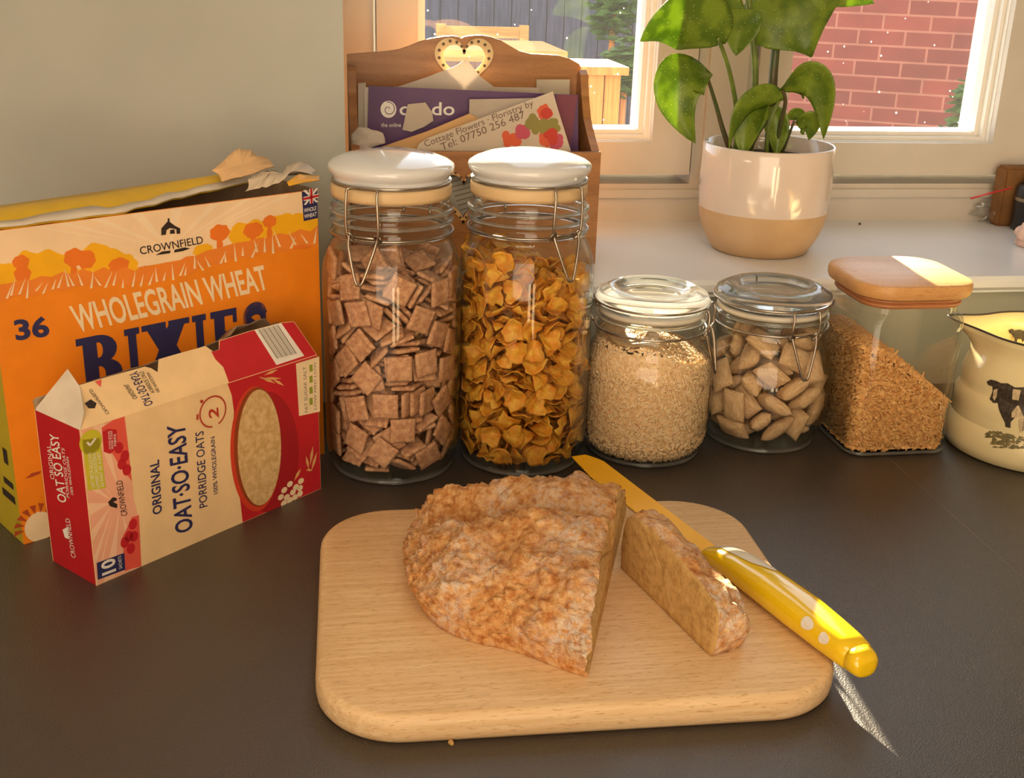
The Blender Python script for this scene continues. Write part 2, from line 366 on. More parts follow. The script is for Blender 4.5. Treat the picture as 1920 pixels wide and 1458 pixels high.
def shrub(name, px, py, dist, rad, label, n=260, base=None):
    c = CP+ray(px, py)*dist; t = thing(name, label, 'shrub', (c.x, c.y, GZ))
    bm = newbm(); rr = random.Random(px)
    for k in range(n):
        d = Vector((rr.gauss(0, 1), rr.gauss(0, 1), rr.gauss(0, 1))).normalized()*rad*(.4+.6*rr.random()); d.z *= 1.2
        a = rr.uniform(0, 6.3); s = .035+.02*rr.random()
        M = Matrix.Translation(c+d) @ Matrix.Rotation(a, 4, 'Z') @ Matrix.Rotation(rr.uniform(-1, 1), 4, 'X')
        vs = [bm.verts.new(M @ Vector(p)) for p in ((-s, 0, 0), (0, -s*.5, .008), (s, 0, 0), (0, s*.5, .008))]
        bm.faces.new(vs)
    link('foliage', bm, mat(name+'_leaves', (96, 128, 60), .7, (52, 80, 36), scale=12, trans=.3), t)
    bm = newbm(); tube(bm, [(c.x, c.y, GZ), (c.x, c.y, c.z)], .015, 6); link('stem', bm, M_pl, t)
shrub('garden_shrub', 1172, 130, 5.6, .12, 'dark green shrub beside the right edge of the left pane')
shrub('climbing_shrub', 1150, 22, 6.2, .13, 'pale green leaves high against the blue-grey fence')
shrub('low_shrub', 1838, 215, 5.0, .15, 'small dark shrub in the low right corner of the right pane')

# resting places of the cereal pieces in their jars (0.1 mm) and their turns (quaternion, hundredths)
SIM_SQUARE = [tuple(int(v) for v in q.split(',')) for q in '''
113,288,116,5,-82,57,-2 61,328,164,5,-45,89,1 84,26,102,0,78,-63,0 226,-170,112,7,4,-1,-100 -144,-68,102,6,0,0,100 -148,-284,114,2,-6,-100,4 25,-394,181,83,-32,4,-46 -53,122,146,88,-8,-19,-42 68,-104,174,96,17,-17,13
-176,239,182,4,-36,89,-28 -307,-114,167,50,3,-23,-83 261,-391,242,55,-22,-59,-55 209,91,142,60,12,14,78 -223,85,153,20,82,52,12 -129,-217,167,93,-5,0,37 273,197,166,1,96,17,-23 -321,59,172,22,27,94,-4 -89,-165,215,96,-5,-2,-27
59,336,214,47,5,1,-88 18,103,230,86,-16,-4,48 -46,-108,259,49,-2,-6,-87 271,-32,188,80,-15,15,-56 -59,76,283,89,-11,-13,-41 -173,-318,243,39,-18,-36,83 295,249,206,27,-23,1,-94 -188,241,236,26,-21,20,92 435,-155,217,56,12,81,-12
341,26,207,27,-23,1,-94 -307,-29,262,60,2,1,-80 19,176,312,21,95,-24,5 -140,372,239,9,12,-26,-95 -332,281,216,64,-25,-69,-23 -462,109,251,63,51,40,44 347,-224,267,42,-34,67,-51 -253,-37,313,42,0,-2,91 107,-273,241,87,5,-23,43
378,92,238,85,-15,17,-48 -378,314,284,65,-25,-68,-24 150,-250,196,89,23,-6,-38 331,244,281,45,3,23,86 -84,386,309,28,75,59,-4 -319,-262,236,37,-16,-37,84 129,334,347,56,9,-4,-82 -66,54,392,27,13,-2,-95 294,-254,367,47,31,-58,-59
114,275,399,50,14,0,-85 -419,73,276,62,52,42,42 485,85,334,6,-71,-7,-69 435,90,395,11,68,24,69 240,-62,296,93,6,-12,36 -477,-116,286,8,72,9,-68 191,442,265,64,-74,15,-13 82,-114,346,8,96,-25,10 -271,-321,319,43,1,-42,80
382,-61,378,69,0,47,55 -344,-119,358,12,2,2,-99 79,-329,279,89,4,-19,40 372,326,383,67,-30,65,21 -274,-57,413,88,1,0,-48 -151,-233,383,35,28,-89,3 -118,-471,320,64,70,14,-30 -86,400,360,96,-24,-15,0 -102,-240,412,87,-25,26,-33
-276,-68,463,26,1,1,-96 -216,176,408,21,-39,66,-61 -57,-245,444,87,-1,36,35 186,458,496,56,-35,60,45 231,252,472,11,-82,55,7 117,-397,334,58,-7,-19,79 -32,-160,461,13,93,2,-33 -386,-159,489,34,-33,-63,62 55,-297,482,52,-23,24,-78
175,-15,431,8,94,21,24 -96,369,434,31,-21,18,91 -480,-127,500,9,-70,-9,-70 201,69,358,16,-51,82,-22 -332,-115,586,9,87,31,-37 387,-297,429,75,42,52,4 245,-189,419,42,-51,0,75 -315,287,378,37,-3,-89,-28 -130,393,468,16,10,-26,-95
279,271,529,11,-83,54,7 -479,126,466,12,70,-7,70 -59,-424,402,27,-39,-61,-63 102,417,480,38,-48,-39,-69 -435,54,498,46,46,-54,-53 -97,73,435,30,13,-3,-94 67,219,477,90,15,-35,23 -305,232,492,41,-81,-36,21 177,-96,499,4,-93,-30,-21
479,-87,530,60,-42,-62,29 -309,262,435,45,-38,-80,-11 219,-316,512,98,14,-17,3 -136,392,526,10,-16,95,-26 -307,221,571,12,-81,36,45 -485,98,683,10,70,-5,70 340,-50,507,30,-45,-14,-83 -306,-22,585,22,-36,-12,-90
210,-356,552,94,9,-19,27 404,95,539,2,78,-55,31 -83,93,498,94,5,-15,-30 111,-67,534,71,-6,-21,67 -230,438,629,69,-68,-15,19 -199,158,574,85,20,2,48 53,-24,596,54,-2,-25,80 379,-306,694,13,44,-52,-72 -395,297,669,33,29,-65,-62
-188,-77,604,8,41,-8,90 392,289,685,6,62,41,-66 -381,-56,705,7,63,-77,2 58,-89,627,61,24,5,-75 254,267,580,12,-94,-31,-4 109,123,523,34,-82,43,-16 105,-353,588,73,16,3,-67 371,91,584,20,20,-24,-93 -316,-377,679,65,-41,60,21
-182,-291,524,6,23,28,-93 226,-139,670,5,-87,-19,46 146,59,700,22,-36,-79,44 -37,72,671,13,14,-30,-94 473,-117,763,40,70,28,52 -96,120,677,44,-29,16,83 35,-124,662,94,16,-19,22 280,222,620,12,-90,43,6 -198,289,673,94,16,10,29
-171,-343,561,90,23,-28,25 -11,493,642,51,55,-46,47 -323,140,693,18,2,-25,95 -322,-370,412,63,67,-15,-37 1,333,662,61,6,-78,-12 -142,-61,746,83,38,-11,39 249,-389,728,21,-66,22,68 46,-494,518,4,2,-71,-70 -386,56,782,45,-19,11,-87
185,342,684,8,-66,74,-8 93,349,853,46,-48,55,-50 -174,312,725,5,57,-80,-18 -136,-386,614,13,24,90,34 277,-160,688,46,21,-86,-7 -153,-144,735,91,39,2,10 -354,-286,653,14,-31,-61,71 408,92,732,14,16,-48,-85 44,317,694,42,51,-59,-46
-145,-333,722,92,28,-25,14 446,197,872,75,29,-60,-5 -319,-264,793,13,93,34,6 87,-195,731,75,33,-7,-57 172,-412,744,21,68,-23,67 487,-8,1002,21,-64,18,-72 100,-425,734,33,-32,64,-62 -344,85,818,47,19,9,86 48,-208,774,8,-27,-26,92
330,-145,708,5,-86,-23,45 318,157,741,37,-35,73,-45 -162,459,897,32,-14,-74,-57 412,-271,966,28,-37,59,-66 92,-368,865,8,25,97,-2 -5,45,876,20,89,25,33 -331,-248,839,13,44,89,-5 106,401,989,79,0,0,61 -308,-222,890,2,79,-59,14
222,-355,1001,44,-88,-14,13 -89,-486,734,46,-54,-46,-54 -25,364,836,37,-59,68,-23 -102,-165,833,33,26,41,-81 422,-104,785,20,76,5,61 -201,345,867,45,-62,-60,-24 35,-345,905,2,97,-21,8 87,485,846,72,-69,10,-1
-388,311,888,64,-64,-29,31 -85,-316,841,46,-14,22,-85 169,-128,913,52,43,50,55 -287,-76,912,64,-62,16,42 -476,-100,893,36,-70,25,-56 -156,181,778,95,24,-3,20 -377,229,921,45,69,-14,54 37,22,852,43,-38,-9,81
222,314,826,15,-73,-65,12 -159,213,851,94,23,-5,26 -335,86,869,32,-20,8,-92 383,-106,861,76,-15,-63,-2 -265,115,989,21,83,40,-33 273,-254,902,69,-72,-2,3 22,-496,1055,71,71,2,2 -89,235,934,29,6,-14,94 -196,-394,935,60,-75,7,-26
-172,427,1069,63,-75,-1,20 -233,-428,958,63,66,5,-41 -70,-260,944,68,-1,-4,-73 338,-113,915,76,-10,-64,-7 174,342,732,99,0,-11,-6 -57,217,980,95,14,5,-26 327,131,875,18,9,8,-98 -323,-161,1011,16,5,88,45 -152,31,925,59,-5,39,71
148,135,834,33,-50,-17,-78 151,92,757,29,87,2,-39 -19,-280,998,4,99,14,2 321,367,947,44,-69,-13,-56 270,178,979,5,99,11,-11 278,-238,1113,62,-7,-3,-78 167,136,956,13,41,-90,2 10,-447,1048,71,-71,-5,-2 -125,-260,1042,3,20,98,-3
253,-65,956,55,-23,73,-34 -39,241,1039,9,-49,-86,-13 -353,-209,1017,65,19,-43,59 299,-84,945,60,46,61,25 -279,-398,1230,47,-7,70,54 -318,-268,1140,42,-78,1,-47 433,191,1082,28,-79,1,-55 59,493,1120,47,53,47,-52
-33,-306,1100,4,100,8,2 37,115,1053,14,-95,-28,-3 -298,-30,1152,19,97,13,-8 126,-191,1051,5,55,83,-1 296,-142,1149,92,-5,6,39 -90,-15,1013,25,-12,-96,7 -63,260,1122,19,7,-2,-98 289,147,1031,6,-52,-84,11 160,330,1044,1,-27,96,-2
449,-197,1184,27,-49,52,-65 129,-17,1123,8,-43,44,78 -357,-15,1023,57,-30,43,64 -91,-185,1139,94,-33,-1,7 162,51,1202,68,-60,-6,41 -297,236,1033,12,97,-1,-22 -384,-298,1071,6,56,51,65 160,119,1189,76,-57,-20,25
-209,450,1310,16,-14,69,-69 335,-108,1251,9,90,-36,23 378,21,1155,29,-77,-15,-54 -89,18,1125,9,98,14,7 115,-147,1202,26,-88,-20,-35 163,333,1094,97,-2,-1,26 -42,415,1113,22,3,66,-71 -130,-398,1162,36,-58,68,-25
140,332,1144,56,-2,1,83 -194,227,1133,41,39,60,57 241,-12,1198,32,71,-20,59 78,300,1193,8,1,-2,-100 -480,-81,1178,66,-14,-69,25 57,-393,1179,3,-18,98,-13 344,145,1155,56,-70,35,-26 -475,109,1074,43,-60,-27,61
61,145,1235,49,67,-34,44 363,198,1144,22,-75,-25,-58 284,88,1324,89,-6,6,-45 4,496,1334,51,-51,50,49 -306,37,1179,13,43,-88,16 140,-355,1231,8,27,95,-10 -357,-164,1295,61,37,-27,-65 323,-238,1482,51,-16,14,-84
-291,345,1162,54,60,-28,51 334,355,1181,46,-66,-12,-59 131,307,1244,3,72,69,0 20,487,1577,67,73,12,-9 -239,-246,1235,73,-36,58,-5 -324,193,1168,17,-5,-22,-96 -310,117,1261,9,35,-92,17 337,-354,1295,42,13,-66,-61
489,39,1327,39,-53,-43,62 239,-433,1075,21,-15,69,-68 -476,113,1576,68,-5,70,-22 368,-112,1324,93,-20,-11,28 -429,235,1300,70,51,44,24 367,-57,1407,9,-81,57,-6 354,196,1367,79,-10,50,33 159,255,1353,20,77,55,-24
-104,-195,1209,93,-33,1,14 392,289,1378,62,-6,66,41 -249,6,1248,80,-17,-10,-56 -105,-47,1211,31,-6,17,93 487,54,1548,44,-62,38,-52 37,202,1351,55,-24,-20,-77 256,-195,1370,21,49,64,54 239,-1,1464,39,83,35,22
-123,370,1292,79,39,30,-37 214,-219,1384,12,54,23,-80 173,-249,1390,62,55,-18,-53 -93,208,1282,71,-2,67,-21 -54,-103,1298,98,-1,19,10 -222,277,1388,3,62,-75,-21 -387,299,1502,10,-62,36,69 47,-396,1300,71,-9,-22,66
196,-448,1449,25,-48,46,70 -187,453,1640,26,3,-69,-67 -33,-412,1315,68,23,-9,-70 138,353,1349,4,36,88,-31 -294,174,1297,19,1,18,96 -49,-163,1354,80,-13,13,-57 -175,324,1443,20,-40,-89,-7 353,-349,1642,27,27,-65,-65
-488,40,1373,53,37,-64,-41 229,19,1519,78,-41,-17,44 -352,51,1373,74,2,-11,66 244,252,1575,25,-17,-92,-26 261,419,1562,64,72,-10,-27 173,334,1418,42,-6,31,85 205,-320,1604,37,40,83,11 40,-22,1403,0,45,-2,89
-213,218,1477,40,20,-7,89 -293,-394,1489,69,-37,58,23 98,77,1478,81,34,23,41 -64,276,1487,15,70,-66,-22 -134,-375,1377,19,-26,91,25 172,326,1486,77,-29,-12,-56 -81,82,1351,80,52,-27,16 -188,-414,1497,38,-65,-21,-63
348,-181,1530,97,3,21,-7 -159,57,1492,79,58,15,-13 -52,-326,1475,15,-39,-5,-90 316,377,1766,22,60,40,-66 -356,335,1714,41,66,-14,62 41,-348,1459,53,24,32,75 20,429,1474,32,43,-57,63 99,-343,1471,28,-45,-80,29
-144,-163,1528,19,44,-82,32 -189,-175,1356,22,-53,-37,73 -157,1,1481,30,-47,65,52 359,-155,1583,92,11,18,32 196,32,1558,86,-17,-41,-24 -263,323,1616,59,30,70,-27 -450,-195,1441,53,-63,28,-50 -378,-200,1345,43,-41,79,-16
64,280,1568,91,-2,-42,-6 111,-158,1540,78,-41,-17,44 402,53,1692,35,16,92,7 -71,270,1619,15,-7,-99,-4 140,-392,1640,87,-1,-48,8 25,407,1709,15,-7,-99,-2 -367,123,1535,78,-1,-59,20 -124,-394,1617,14,15,4,98 -23,335,1663,8,15,-4,99
-273,-288,1528,3,-35,-56,-75 80,-286,1665,36,-67,56,-31 25,-488,1706,70,-67,15,20 -384,-91,1496,27,-34,-20,-88 46,-302,1701,64,38,-29,-60 323,212,1640,27,-24,-90,-24 -117,220,1575,68,-7,14,-72 329,215,1572,30,29,-22,88
-286,76,1584,29,-49,-33,76 -227,-120,1562,93,-36,2,3 -372,-77,1660,16,40,-85,32 310,-144,1665,15,54,-82,-11 -120,38,1616,98,9,19,4 27,-115,1605,6,28,-79,54 469,-157,1679,58,57,43,40 164,45,1597,41,78,44,17
-159,-311,1687,36,-4,-4,-93 390,39,1749,33,37,86,15 -235,242,1746,6,-34,-94,-7 304,-175,1720,18,-27,-95,4 -112,22,1665,5,-97,15,20 -218,116,1773,4,-72,68,9 29,-437,1706,35,33,65,-59 -138,-342,1791,97,-5,1,-22
-346,-128,1638,32,85,40,-16 -348,-309,1689,13,-70,-39,-58 268,228,1748,29,2,-17,94 -477,-121,1831,1,-67,-16,72 437,45,1566,1,-72,-8,-69 130,474,1824,68,71,0,-18 189,302,1708,36,-84,-41,5 -104,-312,1735,78,-6,-1,-62
-149,-136,1835,44,0,79,43 44,-103,1717,22,40,81,-37 -301,-134,1764,49,-29,18,-80 52,226,1817,95,20,15,-21 -462,160,1788,69,-26,-67,1 -392,40,1749,58,16,-72,-34 221,58,1794,20,-83,52,9 36,102,1732,92,-28,21,-20
-217,-277,1838,0,-33,-94,5 242,132,1773,95,23,1,-23 -18,421,1936,58,74,28,-20 451,179,1882,71,-37,59,-13 16,199,1869,26,16,-19,93 -109,484,1873,7,8,-70,-70 -346,355,1965,66,-65,-27,26 22,176,1913,19,15,-20,95
415,-157,1861,14,63,-29,-71 224,-388,1844,69,-49,-51,-15 18,86,1686,5,78,52,-34 49,394,1844,78,-61,8,12 -367,-335,1863,65,64,-29,-29 258,347,2043,62,32,-64,33 -277,141,1919,12,-57,80,15 37,-490,1947,10,12,-68,72
258,-188,1879,91,-39,-8,9 -425,85,1695,13,65,-36,-66 -180,329,1809,9,-100,-3,3 -34,-35,1838,49,-85,0,-19 -244,107,1853,68,14,13,-71 -118,-107,1801,45,-1,79,42 269,-180,1949,33,57,72,-22 -133,-359,1891,94,14,17,27
62,-273,1847,95,10,13,27 224,17,1830,12,-63,-74,-19 94,484,2163,0,11,69,72 282,-408,1856,63,33,63,-33 -193,298,1993,47,-42,71,31 -165,297,1853,9,-84,-53,-2 398,26,1915,59,-48,-49,42 -5,-5,1804,60,48,21,-61
-282,-211,1928,17,-88,-43,14 218,-331,1842,50,69,-14,50 58,190,1969,86,25,-2,45 -372,-88,1900,13,38,4,92 270,228,1901,4,11,-5,-99 218,-9,1872,61,11,-19,76 -483,47,2023,61,-34,-68,24 312,-181,2047,89,-35,-23,-19
456,2,2008,25,-59,38,-67 -327,372,2318,32,-65,27,63 -135,331,1997,28,-6,-56,78 237,-85,1986,14,24,-48,-83 271,409,2004,25,58,43,-65 337,-310,2011,49,69,-15,51 481,-119,1892,56,55,45,42 -300,-184,1995,98,8,20,-5
-117,141,2032,14,-75,-63,-13 -169,456,2130,60,-70,14,36 -219,109,1962,19,-98,-8,-3 159,51,1969,29,2,10,-95 50,432,2082,54,-44,-33,-64 -322,272,2095,84,53,11,7 117,-339,1960,40,62,53,42 480,-104,2145,64,46,50,35
-312,92,2028,59,-8,-24,77 -49,-340,1927,77,15,8,62 -161,-248,2193,5,95,31,-9 -333,82,2072,73,25,-6,-63 6,-151,1951,95,-16,16,-21 286,135,2017,62,-13,10,-77 -204,-86,2122,16,-16,-75,-62 85,-20,2007,91,10,5,-39
427,236,2117,50,-69,21,-48 -287,-233,2036,20,-72,-66,9 -254,-378,2077,66,74,1,-10 -18,158,2169,17,16,-95,-21 -139,-232,2050,35,-61,56,-44 282,-408,2070,68,68,21,21 112,237,2104,96,17,-20,11 -168,-459,2033,61,54,-50,28
-105,129,2082,97,19,-4,15 146,-394,2160,6,86,6,51 72,-68,2201,5,-11,-98,15 -10,-341,2006,5,-65,74,15 180,302,2009,2,-19,-66,73 406,175,2160,63,1,-69,35 41,-92,2043,31,4,-10,94 288,62,2086,14,82,-55,-7 -419,140,2220,50,-27,81,-16
4,-488,2194,15,-13,-68,-70 -200,-27,1995,10,-19,65,73 53,-40,2105,7,-61,-79,-9 -270,-240,2082,72,20,9,66 103,397,2267,45,29,-33,78 -27,-378,2138,66,75,5,-4 -28,-426,2124,75,-66,4,5 33,-181,2121,65,12,18,-73
-252,-247,2129,20,-72,-66,9 -446,-195,2118,59,6,75,30 314,-209,2156,22,71,-56,36 -147,319,2186,92,29,16,20 -340,77,2125,58,25,-1,-77 295,61,2152,7,35,-93,2 -99,311,2221,21,-16,30,-92
'''.split()]
